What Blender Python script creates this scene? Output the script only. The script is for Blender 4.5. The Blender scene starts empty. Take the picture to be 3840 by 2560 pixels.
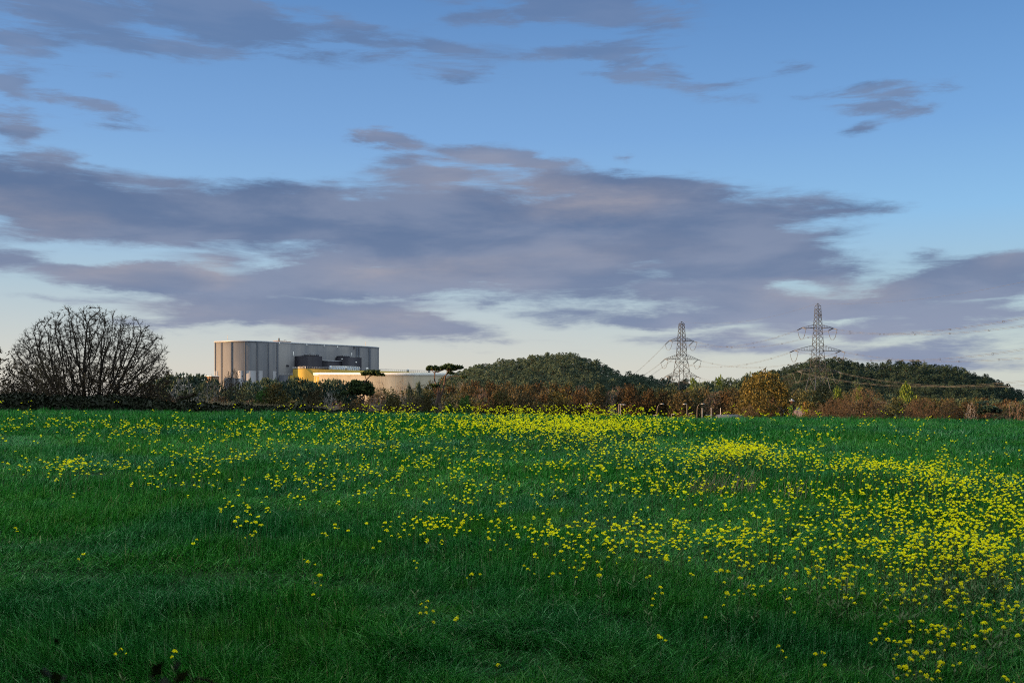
import bpy, bmesh, math, random
import numpy as np
from mathutils import Vector, Matrix, kdtree
R = math.radians
S = bpy.context.scene
COL = S.collection
random.seed(7)
rng = np.random.default_rng(7)
EYE = 2.95            # camera height above the near ground
F = 3840.0            # focal length in photo pixels (36 mm lens on a 36 mm sensor)
HZ = 1500.0           # eye level in photo rows

# ------------------------------------------------------------------ camera
cd = bpy.data.cameras.new('camera'); cam = bpy.data.objects.new('camera', cd); COL.objects.link(cam)
cam.location = (0, 0, EYE); cam.rotation_euler = (R(90), 0, 0)
cd.sensor_width = 36; cd.lens = 36; cd.shift_y = (HZ-1280)/3840
cd.clip_start = 0.1; cd.clip_end = 20000
cd.dof.use_dof = True; cd.dof.focus_distance = 45; cd.dof.aperture_fstop = 3.5
S.camera = cam
S.view_settings.view_transform = 'Standard'; S.view_settings.look = 'None'
S.view_settings.exposure = 1.7; S.view_settings.gamma = 1.0; S.view_settings.use_curve_mapping = False
S.cycles.use_denoising = False      # keeps the fine grain of blades and twigs
S.cycles.pixel_filter_type = 'BLACKMAN_HARRIS'; S.cycles.filter_width = 1.05
S.cycles.max_bounces = 5; S.cycles.diffuse_bounces = 2; S.cycles.glossy_bounces = 2
S.cycles.transmission_bounces = 3; S.cycles.transparent_max_bounces = 6
S.cycles.caustics_reflective = False; S.cycles.caustics_refractive = False

# ------------------------------------------------------------------ sun
SUN_EL, SUN_AZ = 6.5, -107.0      # degrees; azimuth clockwise from +Y (the view), so the sun is at the left
sdir = Vector((math.sin(R(SUN_AZ))*math.cos(R(SUN_EL)), math.cos(R(SUN_AZ))*math.cos(R(SUN_EL)), math.sin(R(SUN_EL))))
sl = bpy.data.lights.new('sun', 'SUN'); sun = bpy.data.objects.new('sun', sl); COL.objects.link(sun)
sl.energy = 5.0; sl.angle = R(0.6); sl.color = (1.0, 0.60, 0.27)
sun.rotation_euler = (-sdir).to_track_quat('-Z', 'Y').to_euler()

# ------------------------------------------------------------------ node helper
class NT:
    def __init__(s, tree): s.t = tree; s.n = tree.nodes; s.l = tree.links
    def node(s, kind, **kw):
        n = s.n.new(kind)
        for k, v in kw.items(): setattr(n, k, v)
        return n
    def put(s, sock, v):
        if v is None: return
        if isinstance(v, bpy.types.NodeSocket): s.l.new(v, sock)
        else: sock.default_value = v
    def math(s, op, a, b=None, c=None, clamp=False):
        n = s.node('ShaderNodeMath', operation=op); n.use_clamp = clamp
        s.put(n.inputs[0], a); s.put(n.inputs[1], b)
        if c is not None: s.put(n.inputs[2], c)
        return n.outputs[0]
    def mix(s, f, a, b, mode='MIX'):
        n = s.node('ShaderNodeMix', data_type='RGBA', blend_type=mode)
        s.put(n.inputs[0], f)
        s.put(n.inputs[6], a if isinstance(a, bpy.types.NodeSocket) else (*a, 1)[:4])
        s.put(n.inputs[7], b if isinstance(b, bpy.types.NodeSocket) else (*b, 1)[:4])
        return n.outputs[2]
    def noise(s, vec, scale, detail=4, rough=0.55, dist=0.0):
        n = s.node('ShaderNodeTexNoise'); s.put(n.inputs['Vector'], vec)
        n.inputs['Scale'].default_value = scale; n.inputs['Detail'].default_value = detail
        n.inputs['Roughness'].default_value = rough; n.inputs['Distortion'].default_value = dist
        return n.outputs['Fac']
    def mapr(s, v, a, b, c=0.0, d=1.0, smooth=True):
        n = s.node('ShaderNodeMapRange'); n.interpolation_type = 'SMOOTHSTEP' if smooth else 'LINEAR'
        s.put(n.inputs[0], v); n.inputs[1].default_value = a; n.inputs[2].default_value = b
        n.inputs[3].default_value = c; n.inputs[4].default_value = d
        return n.outputs[0]
    def mapping(s, vec, loc=(0,0,0), rot=(0,0,0), scl=(1,1,1), kind='POINT'):
        n = s.node('ShaderNodeMapping', vector_type=kind); s.put(n.inputs[0], vec)
        n.inputs[1].default_value = loc; n.inputs[2].default_value = rot; n.inputs[3].default_value = scl
        return n.outputs[0]
    def ramp(s, f, stops):
        n = s.node('ShaderNodeValToRGB'); s.put(n.inputs[0], f)
        e = n.color_ramp.elements
        while len(e) < len(stops): e.new(0.5)
        for i, (p, c) in enumerate(stops): e[i].position = p; e[i].color = (*c, 1)
        return n.outputs[0]

# ------------------------------------------------------------------ world: Nishita sky with evening cloud banks
W = bpy.data.worlds.new('World'); S.world = W; W.use_nodes = True
W.node_tree.nodes.clear()
w = NT(W.node_tree)
wo = w.node('ShaderNodeOutputWorld'); bg = w.node('ShaderNodeBackground'); w.l.new(bg.outputs[0], wo.inputs[0])
bg.inputs[1].default_value = 0.12
sky = w.node('ShaderNodeTexSky', sky_type='NISHITA'); sky.sun_disc = False
sky.sun_elevation = R(SUN_EL); sky.sun_rotation = R(SUN_AZ); sky.air_density = 1.0; sky.dust_density = 0.6; sky.ozone_density = 1.6
tc = w.node('ShaderNodeTexCoord').outputs['Generated']
sx = w.node('ShaderNodeSeparateXYZ'); w.l.new(tc, sx.inputs[0])
AZ = w.math('ARCTAN2', sx.outputs[0], sx.outputs[1])
EL = w.math('ARCSINE', sx.outputs[2])
cb = w.node('ShaderNodeCombineXYZ'); w.l.new(AZ, cb.inputs[0]); w.l.new(EL, cb.inputs[1]); P = cb.outputs[0]
# gentle warp so that the cloud edges are ragged
def wnoise(vec, scale, detail, rough, lac=2.0):
    n = w.node('ShaderNodeTexNoise'); w.put(n.inputs['Vector'], vec)
    n.inputs['Scale'].default_value = scale; n.inputs['Detail'].default_value = detail; n.inputs['Roughness'].default_value = rough
    return n
st = w.mapping(P, scl=(1, 3.2, 1))
wn = wnoise(st, 6.0, 7, 0.62)
vm = w.node('ShaderNodeVectorMath', operation='SUBTRACT'); w.l.new(wn.outputs['Color'], vm.inputs[0]); vm.inputs[1].default_value = (.5, .5, .5)
vs = w.node('ShaderNodeVectorMath', operation='MULTIPLY'); w.l.new(vm.outputs[0], vs.inputs[0]); vs.inputs[1].default_value = (0.15, 0.05, 0)
va = w.node('ShaderNodeVectorMath', operation='ADD'); w.l.new(P, va.inputs[0]); w.l.new(vs.outputs[0], va.inputs[1]); PW = va.outputs[0]
AZ0, AZ1, EL0, EL1 = -0.75, 0.75, -0.03, 0.47      # the stretch of sky the cloud charts cover
def chart(items, rows, cols=76):
    """cloud cover by bearing and elevation: the union of elongated soft clouds; sizes in photo pixels, kept as angles"""
    az = np.linspace(AZ0, AZ1, cols)[None, :]; el = np.linspace(EL0, EL1, rows)[:, None]
    out = np.zeros((rows, cols))
    for (px, py, rx, ry, rot, st) in items:
        u = (px-1920)/F; v = (HZ-py)/F
        a = math.atan(u); e = math.atan(v*math.cos(a)); k = math.cos(a)
        c, sn = math.cos(R(rot)), math.sin(R(rot))
        dx, dy = az-a, el-e
        q = np.sqrt(((dx*c+dy*sn)/(rx/F*k*k))**2 + ((-dx*sn+dy*c)/(ry/F*k))**2)
        out = np.maximum(out, np.clip((1.25-q)/1.25, 0, 1)*st)
    return out
def chart_nodes(tab):
    """the chart as a handful of curve nodes over the bearing, blended by elevation (three rows to a curve node)"""
    rows, cols = tab.shape; acc = None
    X = w.node('ShaderNodeSeparateXYZ'); w.l.new(PW, X.inputs[0])
    fx = w.math('DIVIDE', w.math('SUBTRACT', X.outputs[0], AZ0), AZ1-AZ0, clamp=True)
    ty = w.math('MULTIPLY', w.math('DIVIDE', w.math('SUBTRACT', X.outputs[1], EL0), EL1-EL0, clamp=True), rows-1.0)
    for k in range(0, rows, 3):
        t, f = (ty, fx)
        if acc is not None:      # a vanishing offset by the running sum keeps the shader's evaluation in order
            t = w.math('MULTIPLY_ADD', acc, 1e-7, ty); f = w.math('MULTIPLY_ADD', acc, 1e-7, fx)
        cn = w.node('ShaderNodeRGBCurve'); cmb = w.node('ShaderNodeCombineXYZ')
        for j in range(3): w.l.new(f, cmb.inputs[j])
        w.l.new(cmb.outputs[0], cn.inputs[1])
        mp = cn.mapping; mp.use_clip = False
        for j in range(3):
            cv = mp.curves[j]; row = tab[min(k+j, rows-1)]
            cv.points[0].location = (0, row[0]); cv.points[1].location = (1, row[-1])
            for i in range(1, cols-1):
                if not (row[i-1] == row[i] == row[i+1] == 0): cv.points.new(i/(cols-1), float(row[i]))
            for pt in cv.points: pt.handle_type = 'VECTOR'
        mp.update()
        def vmath(op, a, b=None):
            n = w.node('ShaderNodeVectorMath', operation=op); w.put(n.inputs[0], a)
            if b is not None: w.put(n.inputs[1], b)
            return n.outputs['Value'] if op == 'DOT_PRODUCT' else n.outputs[0]
        d = vmath('MAXIMUM', vmath('SUBTRACT', (1, 1, 1), vmath('ABSOLUTE', vmath('SUBTRACT', t, (k, k+1.0, k+2.0)))), (0, 0, 0))
        dt = vmath('DOT_PRODUCT', d, cn.outputs[0])
        acc = dt if acc is None else w.math('ADD', acc, dt)
    return acc
CLOUDS = [
 # px, py, rx, ry, tilt (+ = rising to the right), strength
 (250, 760, 800, 130, -4, 1.4), (1100, 800, 900, 130, 0, 1.4), (1750, 880, 900, 190, -3, 1.5), (2450, 850, 700, 190, -2, 1.5),
 (2950, 800, 420, 70, 0, 0.95), (2750, 950, 480, 110, 0, 1.3), (1900, 1000, 700, 110, -3, 1.4),
 (2250, 700, 520, 60, -4, 0.95), (1900, 610, 320, 44.8, -3, 1), (1430, 530, 190, 40.32, -2, 1), (1800, 560, 130, 17.92, -3, 0.768), (1600, 650, 260, 33.6, -8, 0.96),
 (100, 960, 420, 60, -6, 0.85), (700, 1050, 620, 75, -4, 1.4), (1300, 1050, 600, 90, -5, 1.4), (1200, 1180, 640, 90, -4, 1.3), (1700, 1245, 170, 34, -3, 0.9),
 (300, 1125, 300, 22, 0, 0.6), (650, 1165, 420, 30, -3, 0.75), (500, 1040, 480, 50, -4, 0.9),
 (2100, 1130, 560, 50, -4, 0.95), (2500, 1200, 600, 46, -2, 0.95), (2750, 1065, 560, 75, 3, 1.3), (3000, 1150, 700, 70, 0, 1.2),
 (3550, 1070, 460, 90, 8, 1.4), (3750, 985, 170, 34, -3, 0.85), (3570, 985, 40, 26, 0, 0.7), (3300, 1160, 600, 60, 3, 0.9), (3700, 1180, 320, 60, 0, 0.9), (3000, 1250, 450, 40, 3, 0.8), (3600, 1290, 420, 34, 0, 0.7),
 (2950, 940, 300, 40, 0, 0.6), (3420, 965, 95, 24, 6, 0.6), (3420, 795, 60, 9, 0, 0.4),
 (2330, 560, 55, 19.04, 0, 0.64), 
 (250, 60, 520, 84, 0, 0.896), (820, 95, 420, 69.44, -8, 1), (120, 200, 300, 29.12, -10, 0.768), (800, 30, 300, 33.6, -3, 0.64), (500, 140, 420, 44.8, 0, 0.768), (1450, 170, 420, 38.08, -3, 0.768), (1250, 110, 300, 33.6, -4, 0.704),
 (2150, 30, 420, 56, 0, 0.8704), (2050, 95, 240, 20.16, 0, 0.704), (2320, 105, 230, 35.84, -2, 0.64), (2250, 208, 260, 26.88, 3, 0.8704), (2350, 262, 160, 13.44, 0, 0.64), (1710, 262, 160, 15.68, 0, 0.64), (1700, 210, 220, 17.92, 5, 0.512),
 (2560, 315, 210, 29.12, -5, 0.768), (2690, 350, 130, 26.88, -5, 0.64), (2880, 268, 120, 13.44, -3, 0.6144), (2640, 400, 90, 15.68, 0, 0.512), (3350, 340, 260, 35.84, 3, 0.7424), (3480, 400, 140, 17.92, 4, 0.5376), (3000, 365, 80, 13.44, 4, 0.512), (3250, 470, 110, 15.68, 4, 0.4608), (2860, 425, 70, 13.44, 0, 0.512),
 (60, 350, 130, 38.08, -14, 1), (330, 412, 240, 24.64, -7, 0.768), (420, 465, 150, 24.64, -5, 0.5376), (40, 470, 90, 44.8, -8, 0.896), (140, 500, 180, 26.88, -4, 0.832), (170, 605, 280, 42.56, -8, 1), (420, 665, 180, 31.36, -4, 0.704), (500, 650, 60, 13.44, 10, 0.64), (40, 270, 60, 11.2, 0, 0.64),
 (1180, 1268, 170, 22, 0, 0.7), (1500, 1350, 150, 11, 0, 0.55), (1750, 1290, 220, 20, 0, 0.6), (2150, 1308, 340, 20, -1, 0.72), (2420, 1298, 130, 20, 0, 0.6), (2900, 1320, 400, 30, 2, 0.7), (3500, 1370, 500, 30, 0, 0.6), (800, 1250, 240, 10, 0, 0.5), (1300, 1170, 200, 30, 0, 0.8),
 (950, 1200, 480, 44, -4, .95), (1500, 1200, 420, 60, -4, 1.1), (3200, 1230, 600, 50, 0, 0.95), (3400, 1310, 500, 40, 0, 0.9), (2750, 1280, 300, 34, 0, 0.85), (600, 1240, 260, 24, 0, 0.7),
 # beyond the frame
 (-900, 700, 900, 260, -4, 1), (4700, 900, 900, 160, 3, 0.9), (-700, 150, 700, 179.2, 0, 1), (1900, -900, 1800, 291.2, 4, 0.896), (5200, 300, 900, 134.4, 0, 0.768), (800, -2200, 1800, 560, 12, 0.896),
]
GAPS = [(480, 975, 460, 20, -4, 1), (1050, 985, 160, 10, 0, .8), (420, 1115, 300, 22, -3, 1), (80, 1170, 160, 26, 0, 1), (2430, 1135, 420, 15, -2, 1), (1750, 1185, 300, 24, -2, 1), (1650, 1118, 260, 9, 0, .9), (2050, 1235, 240, 16, 0, .8), (3080, 1052, 260, 20, 6, 1), (3170, 1195, 160, 14, 0, 1), (3560, 1205, 220, 16, 3, 1), (3800, 1110, 90, 20, 0, .8), (3480, 1285, 260, 14, 0, .9), (2900, 1330, 300, 10, 0, .5), (1300, 1310, 300, 14, 0, .7), (700, 1290, 200, 18, 0, .7)]
WARM = [  # where the clouds catch the low sun from below
 (60, 810, 420, 60, -3, .7), (300, 960, 420, 40, -4, .9), (750, 1010, 120, 34, 0, 1.0), (450, 1010, 200, 30, -4, .8), (1400, 1010, 180, 30, 0, .9), (1750, 1040, 380, 50, -3, .65),
 (2150, 750, 420, 70, -8, .9), (2350, 800, 420, 40, 0, .5), (1450, 520, 220, 34, 0, .9), (1750, 640, 330, 60, -4, .9), (2050, 640, 160, 34, 0, .8), (1500, 1180, 300, 50, 0, .7), (700, 1210, 500, 40, -2, .9), (1150, 1270, 180, 30, 0, 1.2),
 (3200, 1080, 620, 34, 5, .7), (3750, 965, 120, 14, 0, .8), (3650, 1215, 160, 30, 6, .9), (2250, 950, 500, 40, 0, .35), (2700, 1150, 400, 34, -4, .5), (3000, 1250, 500, 40, 0, .5), (2330, 552, 60, 17, 0, .8), (30, 80, 260, 50, 0, .4), (1900, 1290, 900, 60, 0, .3),
]
c0 = chart_nodes(chart([(a, b, c*(1.25 if b < 480 else 1), d*(1.5 if b < 480 else 1), e, f) for (a, b, c, d, e, f) in CLOUDS], 48)*(1-np.clip(chart(GAPS, 48)*1.5, 0, 1)*.85))
fine = w.noise(w.mapping(P, rot=(0, 0, R(3)), scl=(1, 6.0, 1)), 9.5, 8, 0.66, 0.35)
streak = w.noise(w.mapping(P, rot=(0, 0, R(4)), scl=(1, 9, 1)), 5.0, 4, 0.6, 0.4)
tex = w.math('ADD', w.math('MULTIPLY', w.math('SUBTRACT', fine, 0.5), w.mapr(EL, .20, .27, 1.35, 2.7)), w.math('MULTIPLY', w.math('SUBTRACT', streak, 0.5), 0.75))
dens = w.mapr(w.math('ADD', w.math('MULTIPLY', c0, 1.05), w.math('MULTIPLY', tex, w.mapr(c0, 0.0, .35, 0, 1))), 0.10, 0.68)
# clear sky: the Nishita sky, eased towards the photograph's clear evening blue
grad = w.ramp(w.mapr(EL, -0.02, 0.62, 0, 1, smooth=False), [(0.0, (.86, .79, .72)), (0.08, (.78, .77, .73)), (0.20, (.50, .66, .80)), (0.30, (.34, .61, .95)), (0.42, (.23, .46, .86)), (0.62, (.125, .30, .66)), (1.0, (.07, .17, .42))])
azd = w.mapr(AZ, -0.1, 0.6, 0, 0.45)
grad = w.mix(azd, grad, w.mix(1.0, grad, (.62, .88, .98), 'MULTIPLY'))
gs = w.node('ShaderNodeVectorMath', operation='SCALE'); w.l.new(grad, gs.inputs[0]); gs.inputs[3].default_value = .308/0.12
nsk = w.node('ShaderNodeVectorMath', operation='SCALE'); w.l.new(sky.outputs[0], nsk.inputs[0]); nsk.inputs[3].default_value = .308
clear = w.mix(0.75, nsk.outputs[0], gs.outputs[0])
warm = w.math('MULTIPLY', chart_nodes(chart(WARM, 24, 40)), w.mapr(w.noise(w.mapping(P, scl=(1, 5, 1)), 9, 5, .6), .3, .65, .35, 1.15, smooth=False))
shade = w.noise(w.mapping(P, loc=(3, 1, 0), scl=(1, 4, 1)), 5.0, 6, 0.55, .3)
ccol = w.mix(w.mapr(shade, .38, .62), (.108, .162, .295), (.20, .243, .365))
ccol = w.mix(w.mapr(EL, 0.0, 0.20, .55, 0), ccol, (.34, .39, .53))
ccol = w.mix(w.mapr(EL, 0.22, 0.38, 0, .5), ccol, (.125, .185, .33))
ccol = w.mix(w.math('MULTIPLY', warm, 0.85, clamp=True), ccol, (.45, .40, .415))
cs = w.node('ShaderNodeVectorMath', operation='SCALE'); w.l.new(ccol, cs.inputs[0]); cs.inputs[3].default_value = .308/0.12
high = w.mapr(EL, .20, .30, .94, .66)
final = w.mix(w.math('MULTIPLY', dens, high), clear, cs.outputs[0])
# out-of-view sky raised overhead, behind and to the sides, added to light the field
fill_glow = w.math('MAXIMUM', w.mapr(w.math('ABSOLUTE', AZ), .62, 1.5, 0, .07), w.mapr(EL, .50, .95))
final = w.mix(w.math('MULTIPLY', fill_glow, w.mapr(EL, -.05, .05)), final, w.mix(.88, w.mix(1.0, final, (9, 8, 6), 'MULTIPLY'), tuple(k*.308/.12 for k in (2.75, 3.05, 3.1))))
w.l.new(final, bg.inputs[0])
W.cycles.sampling_method = 'MANUAL'; W.cycles.sample_map_resolution = 512
# ------------------------------------------------------------------ mesh helpers
def mesh_np(name, V, Q=None, T=None, mats=(), mi=None, smooth=False):
    """a mesh from numpy arrays: verts, quads, triangles"""
    me = bpy.data.meshes.new(name)
    V = np.asarray(V, dtype=np.float32).reshape(-1, 3)
    Q = np.zeros((0, 4), int) if Q is None else np.asarray(Q, dtype=np.int32).reshape(-1, 4)
    T = np.zeros((0, 3), int) if T is None else np.asarray(T, dtype=np.int32).reshape(-1, 3)
    me.vertices.add(len(V)); me.vertices.foreach_set('co', V.ravel())
    nl = Q.size + T.size; me.loops.add(nl)
    me.loops.foreach_set('vertex_index', np.concatenate([Q.ravel(), T.ravel()]).astype(np.int32))
    nf = len(Q)+len(T); me.polygons.add(nf)
    ls = np.concatenate([np.arange(len(Q))*4, len(Q)*4+np.arange(len(T))*3]).astype(np.int32)
    me.polygons.foreach_set('loop_start', ls)
    if smooth: me.polygons.foreach_set('use_smooth', np.ones(nf, bool))
    for m in mats: me.materials.append(m)
    if mi is not None: me.polygons.foreach_set('material_index', np.asarray(mi, dtype=np.int32))
    me.update(calc_edges=True)
    return me
def link(name, me, parent=None, loc=(0, 0, 0), rotz=0.0, scale=1.0):
    o = bpy.data.objects.new(name, me); COL.objects.link(o)
    if parent is not None: o.parent = parent
    o.location = loc; o.rotation_euler = (0, 0, rotz)
    o.scale = (scale,)*3 if isinstance(scale, (int, float)) else scale
    return o
def tag(o, label=None, cat=None, group=None, kind=None):
    if label: o['label'] = label
    if cat: o['category'] = cat
    if group: o['group'] = group
    if kind: o['kind'] = kind
    return o
def thing(name, label, cat, loc=(0, 0, 0), rotz=0.0, group=None, scale=1.0):
    return tag(link(name, None, None, loc, rotz, scale), label, cat, group)
class MB:
    """collects boxes, bars and tubes into one mesh"""
    def __init__(s): s.V = []; s.Q = []; s.T = []; s.n = 0
    def add(s, V, Q=(), T=()):
        V = np.asarray(V, float).reshape(-1, 3)
        if len(Q): s.Q.append(np.asarray(Q, int).reshape(-1, 4)+s.n)
        if len(T): s.T.append(np.asarray(T, int).reshape(-1, 3)+s.n)
        s.V.append(V); s.n += len(V); return s
    def box(s, c, d, rz=0.0):
        x, y, z = [k/2 for k in d]
        V = np.array([(i*x, j*y, k*z) for k in (-1, 1) for j in (-1, 1) for i in (-1, 1)], float)
        cs, sn = math.cos(rz), math.sin(rz)
        V = np.stack([V[:, 0]*cs-V[:, 1]*sn, V[:, 0]*sn+V[:, 1]*cs, V[:, 2]], 1)+np.array(c)
        return s.add(V, [(0, 2, 3, 1), (4, 5, 7, 6), (0, 1, 5, 4), (2, 6, 7, 3), (0, 4, 6, 2), (1, 3, 7, 5)])
    def prism(s, pts, z0, z1):
        n = len(pts); V = [(x, y, z0) for x, y in pts]+[(x, y, z1) for x, y in pts]
        Q = [(i, (i+1) % n, n+(i+1) % n, n+i) for i in range(n)]
        V += [(sum(p[0] for p in pts)/n, sum(p[1] for p in pts)/n, z1)]
        T = [(n+i, n+(i+1) % n, 2*n) for i in range(n)]
        return s.add(V, Q, T)
    def bar(s, a, b, r, r2=None, sides=4):
        return s.segs(np.array([a]), np.array([b]), np.array([r]), np.array([r if r2 is None else r2]), sides)
    def segs(s, A, B, ra, rb, sides=4):
        """many tapered straight pieces at once"""
        A = np.asarray(A, float); B = np.asarray(B, float)
        d = B-A; L = np.linalg.norm(d, axis=1, keepdims=True); L[L == 0] = 1; d = d/L
        up = np.where(np.abs(d[:, 2:3]) > .9, np.array([[1., 0, 0]]), np.array([[0, 0, 1.]]))
        x = np.cross(d, up); x /= np.linalg.norm(x, axis=1, keepdims=True); y = np.cross(d, x)
        n = len(A); ang = np.arange(sides)*2*math.pi/sides+math.pi/4
        ring = x[:, None, :]*np.cos(ang)[None, :, None]+y[:, None, :]*np.sin(ang)[None, :, None]
        V = np.concatenate([A[:, None, :]+ring*np.asarray(ra, float)[:, None, None], B[:, None, :]+ring*np.asarray(rb, float)[:, None, None]], 1)
        base = (np.arange(n)*2*sides)[:, None, None]
        k = np.arange(sides); q = np.stack([k, (k+1) % sides, sides+(k+1) % sides, sides+k], 1)[None]
        Q = [(base+q).reshape(-1, 4)]
        if sides == 4: Q.append((np.arange(n)*8)[:, None]+np.array([[4, 5, 6, 7]])); Q.append((np.arange(n)*8)[:, None]+np.array([[3, 2, 1, 0]]))
        return s.add(V.reshape(-1, 3), np.concatenate(Q))
    def tube(s, pts, radii, sides=6, sub=4):
        P = np.array(pts, float); r = np.full(len(P), radii, float) if np.isscalar(radii) else np.array(radii, float)
        P, r = smooth_path(P, r, sub)
        return s.segs(P[:-1], P[1:], r[:-1], r[1:], sides)
    def arrays(s):
        return (np.concatenate(s.V) if s.V else np.zeros((0, 3)), np.concatenate(s.Q) if s.Q else None, np.concatenate(s.T) if s.T else None)
    def mesh(s, name, mat, smooth=False):
        V, Q, T = s.arrays(); return mesh_np(name, V, Q, T, (mat,), smooth=smooth)
    def build(s, name, mat, parent=None, loc=(0, 0, 0), rotz=0.0, smooth=False):
        return link(name, s.mesh(name, mat, smooth), parent, loc, rotz)
def smooth_path(P, r, sub=4):
    if len(P) < 3 or sub < 2: return P, r
    out = []; ro = []
    for i in range(len(P)-1):
        p0 = P[max(i-1, 0)]; p1 = P[i]; p2 = P[i+1]; p3 = P[min(i+2, len(P)-1)]
        for k in range(sub):
            t = k/sub
            out.append(.5*((2*p1)+(-p0+p2)*t+(2*p0-5*p1+4*p2-p3)*t*t+(-p0+3*p1-3*p2+p3)*t**3)); ro.append(r[i]*(1-t)+r[i+1]*t)
    out.append(P[-1]); ro.append(r[-1])
    return np.array(out), np.array(ro)
def vnoise(x, y, seed=0):
    """smooth value noise on a lattice"""
    xi = np.floor(x).astype(np.int64); yi = np.floor(y).astype(np.int64); fx = x-xi; fy = y-yi
    fx = fx*fx*(3-2*fx); fy = fy*fy*(3-2*fy)
    def h(a, b):
        n = (a*374761393+b*668265263+seed*1442695041) & 0xffffffff
        n = ((n ^ (n >> 13))*1274126177) & 0xffffffff
        return ((n ^ (n >> 16)) & 0xffff)/65535.0
    return (h(xi, yi)*(1-fx)+h(xi+1, yi)*fx)*(1-fy)+(h(xi, yi+1)*(1-fx)+h(xi+1, yi+1)*fx)*fy
def fbm(x, y, seed=0, octs=4):
    t = 0; a = .5; f = 1; n = 0
    for k in range(octs): t = t+a*vnoise(x*f+k*17.3, y*f-k*9.1, seed+k); n += a; a *= .5; f *= 2.03
    return t/n
def U(px): return (px-1920)/F
def at(px, py, d): return Vector((U(px)*d, d, EYE+(HZ-py)/F*d))

# ------------------------------------------------------------------ terrain heights
_py = [-60, -10, 0, 5, 9, 15, 22, 32, 38, 42, 47, 54, 66, 85, 120, 200, 350, 600, 9000]
_pz = [-3.3, -3.05, -2.95, -2.82, -2.56, -1.97, -1.42, -.86, -.68, -.60, -.66, -1.0, -1.7, -2.9, -5.2, -7.6, -8.4, -8.5, -9.0]
_gy = np.concatenate([np.arange(-60, 130, .5), np.arange(130, 9000, 20.)])
_gz = np.interp(_gy, _py, _pz)
_k = np.ones(9)/9; _sm = np.convolve(np.pad(_gz[:380], 4, mode='edge'), _k, 'valid'); _gz[:370] = _sm[:370]
GRASS_H = 0.20
HF, HR = 505.0, 655.0      # foot and ridge of the wooded hills
SKYLINE_X = [1500, 1640, 1720, 1760, 1850, 1900, 1960, 2020, 2060, 2110, 2150, 2200, 2240, 2280, 2330, 2400, 2460, 2540, 2620, 2760, 2800, 2860, 2950, 2990, 3040, 3080, 3170, 3200, 3260, 3340, 3450, 3520, 3600, 3640, 3700, 3740, 3780, 3840, 3950, 4200]
SKYLINE_Y = [1500, 1440, 1395, 1376, 1357, 1347, 1342, 1338, 1329, 1324, 1326, 1345, 1358, 1376, 1402, 1408, 1420, 1428, 1445, 1440, 1425, 1400, 1375, 1360, 1350, 1346, 1352, 1350, 1362, 1362, 1364, 1370, 1382, 1398, 1412, 1432, 1452, 1480, 1500, 1530]
def ground(x, y):
    """height of the bare ground"""
    x = np.asarray(x, float); y = np.asarray(y, float)
    z = np.interp(y, _gy, _gz)-GRASS_H*np.clip((70-y)/15, 0, 1)
    z = z-0.0099*x*np.clip(1.6-y/180, 0, 1)*np.clip(60/np.maximum(np.abs(x), 60), 0, 1)
    z = z+(fbm(x*.22, y*.22, 3, 3)-.5)*.16*np.clip(y/14, .3, 1)*np.clip((60-y)/20, .25, 1)
    u = x/np.maximum(y, 30); px = 1920+F*u
    sk = np.interp(px, SKYLINE_X, SKYLINE_Y)
    ridge = (HZ-sk)/F*HR-6.2
    t = np.clip((y-HF)/(HR-HF), 0, 1); up = t*t*(3-2*t)*.45+t*.55
    t2 = np.clip((y-HR-20)/220, 0, 1); dn = 1-t2*t2*(3-2*t2)
    rise = np.maximum(ridge+8.4, 0)*np.where(y < HR, up, dn)
    z = z+rise+(fbm(x*.03, y*.03, 9, 3)-.5)*1.6*np.clip((y-90)/100, 0, 1)
    return z+EYE
def gz(x, y): return float(ground(np.array([x]), np.array([y]))[0])

# ------------------------------------------------------------------ materials
def new_mat(name):
    m = bpy.data.materials.new(name); m.use_nodes = True; m.node_tree.nodes.clear()
    n = NT(m.node_tree); out = n.node('ShaderNodeOutputMaterial'); return m, n, out
def principled(n, col, rough=.7, spec=.3, metal=0.0, bump=None, bstr=.3, bdist=.05):
    b = n.node('ShaderNodeBsdfPrincipled')
    n.put(b.inputs['Base Color'], col if isinstance(col, bpy.types.NodeSocket) else (*col, 1)[:4])
    n.put(b.inputs['Roughness'], rough); b.inputs['Specular IOR Level'].default_value = spec; b.inputs['Metallic'].default_value = metal
    if bump is not None:
        bn = n.node('ShaderNodeBump'); bn.inputs['Strength'].default_value = bstr; bn.inputs['Distance'].default_value = bdist
        n.l.new(bump, bn.inputs['Height']); n.l.new(bn.outputs[0], b.inputs['Normal'])
    return b
def objvec(n): return n.node('ShaderNodeTexCoord').outputs['Object']
def worldvec(n): return n.node('ShaderNodeNewGeometry').outputs['Position']
def simple_mat(name, c1, c2=None, scale=3.0, rough=.75, spec=.25, metal=0.0, stretch=(1, 1, 1), bump=.2):
    m, n, out = new_mat(name); v = n.mapping(objvec(n), scl=stretch)
    f = n.noise(v, scale, 5, .6)
    col = n.mix(n.mapr(f, .35, .65), c1, c2 or tuple(k*.7 for k in c1))
    b = principled(n, col, rough, spec, metal, bump=f, bstr=bump); n.l.new(b.outputs[0], out.inputs[0]); return m
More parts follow.
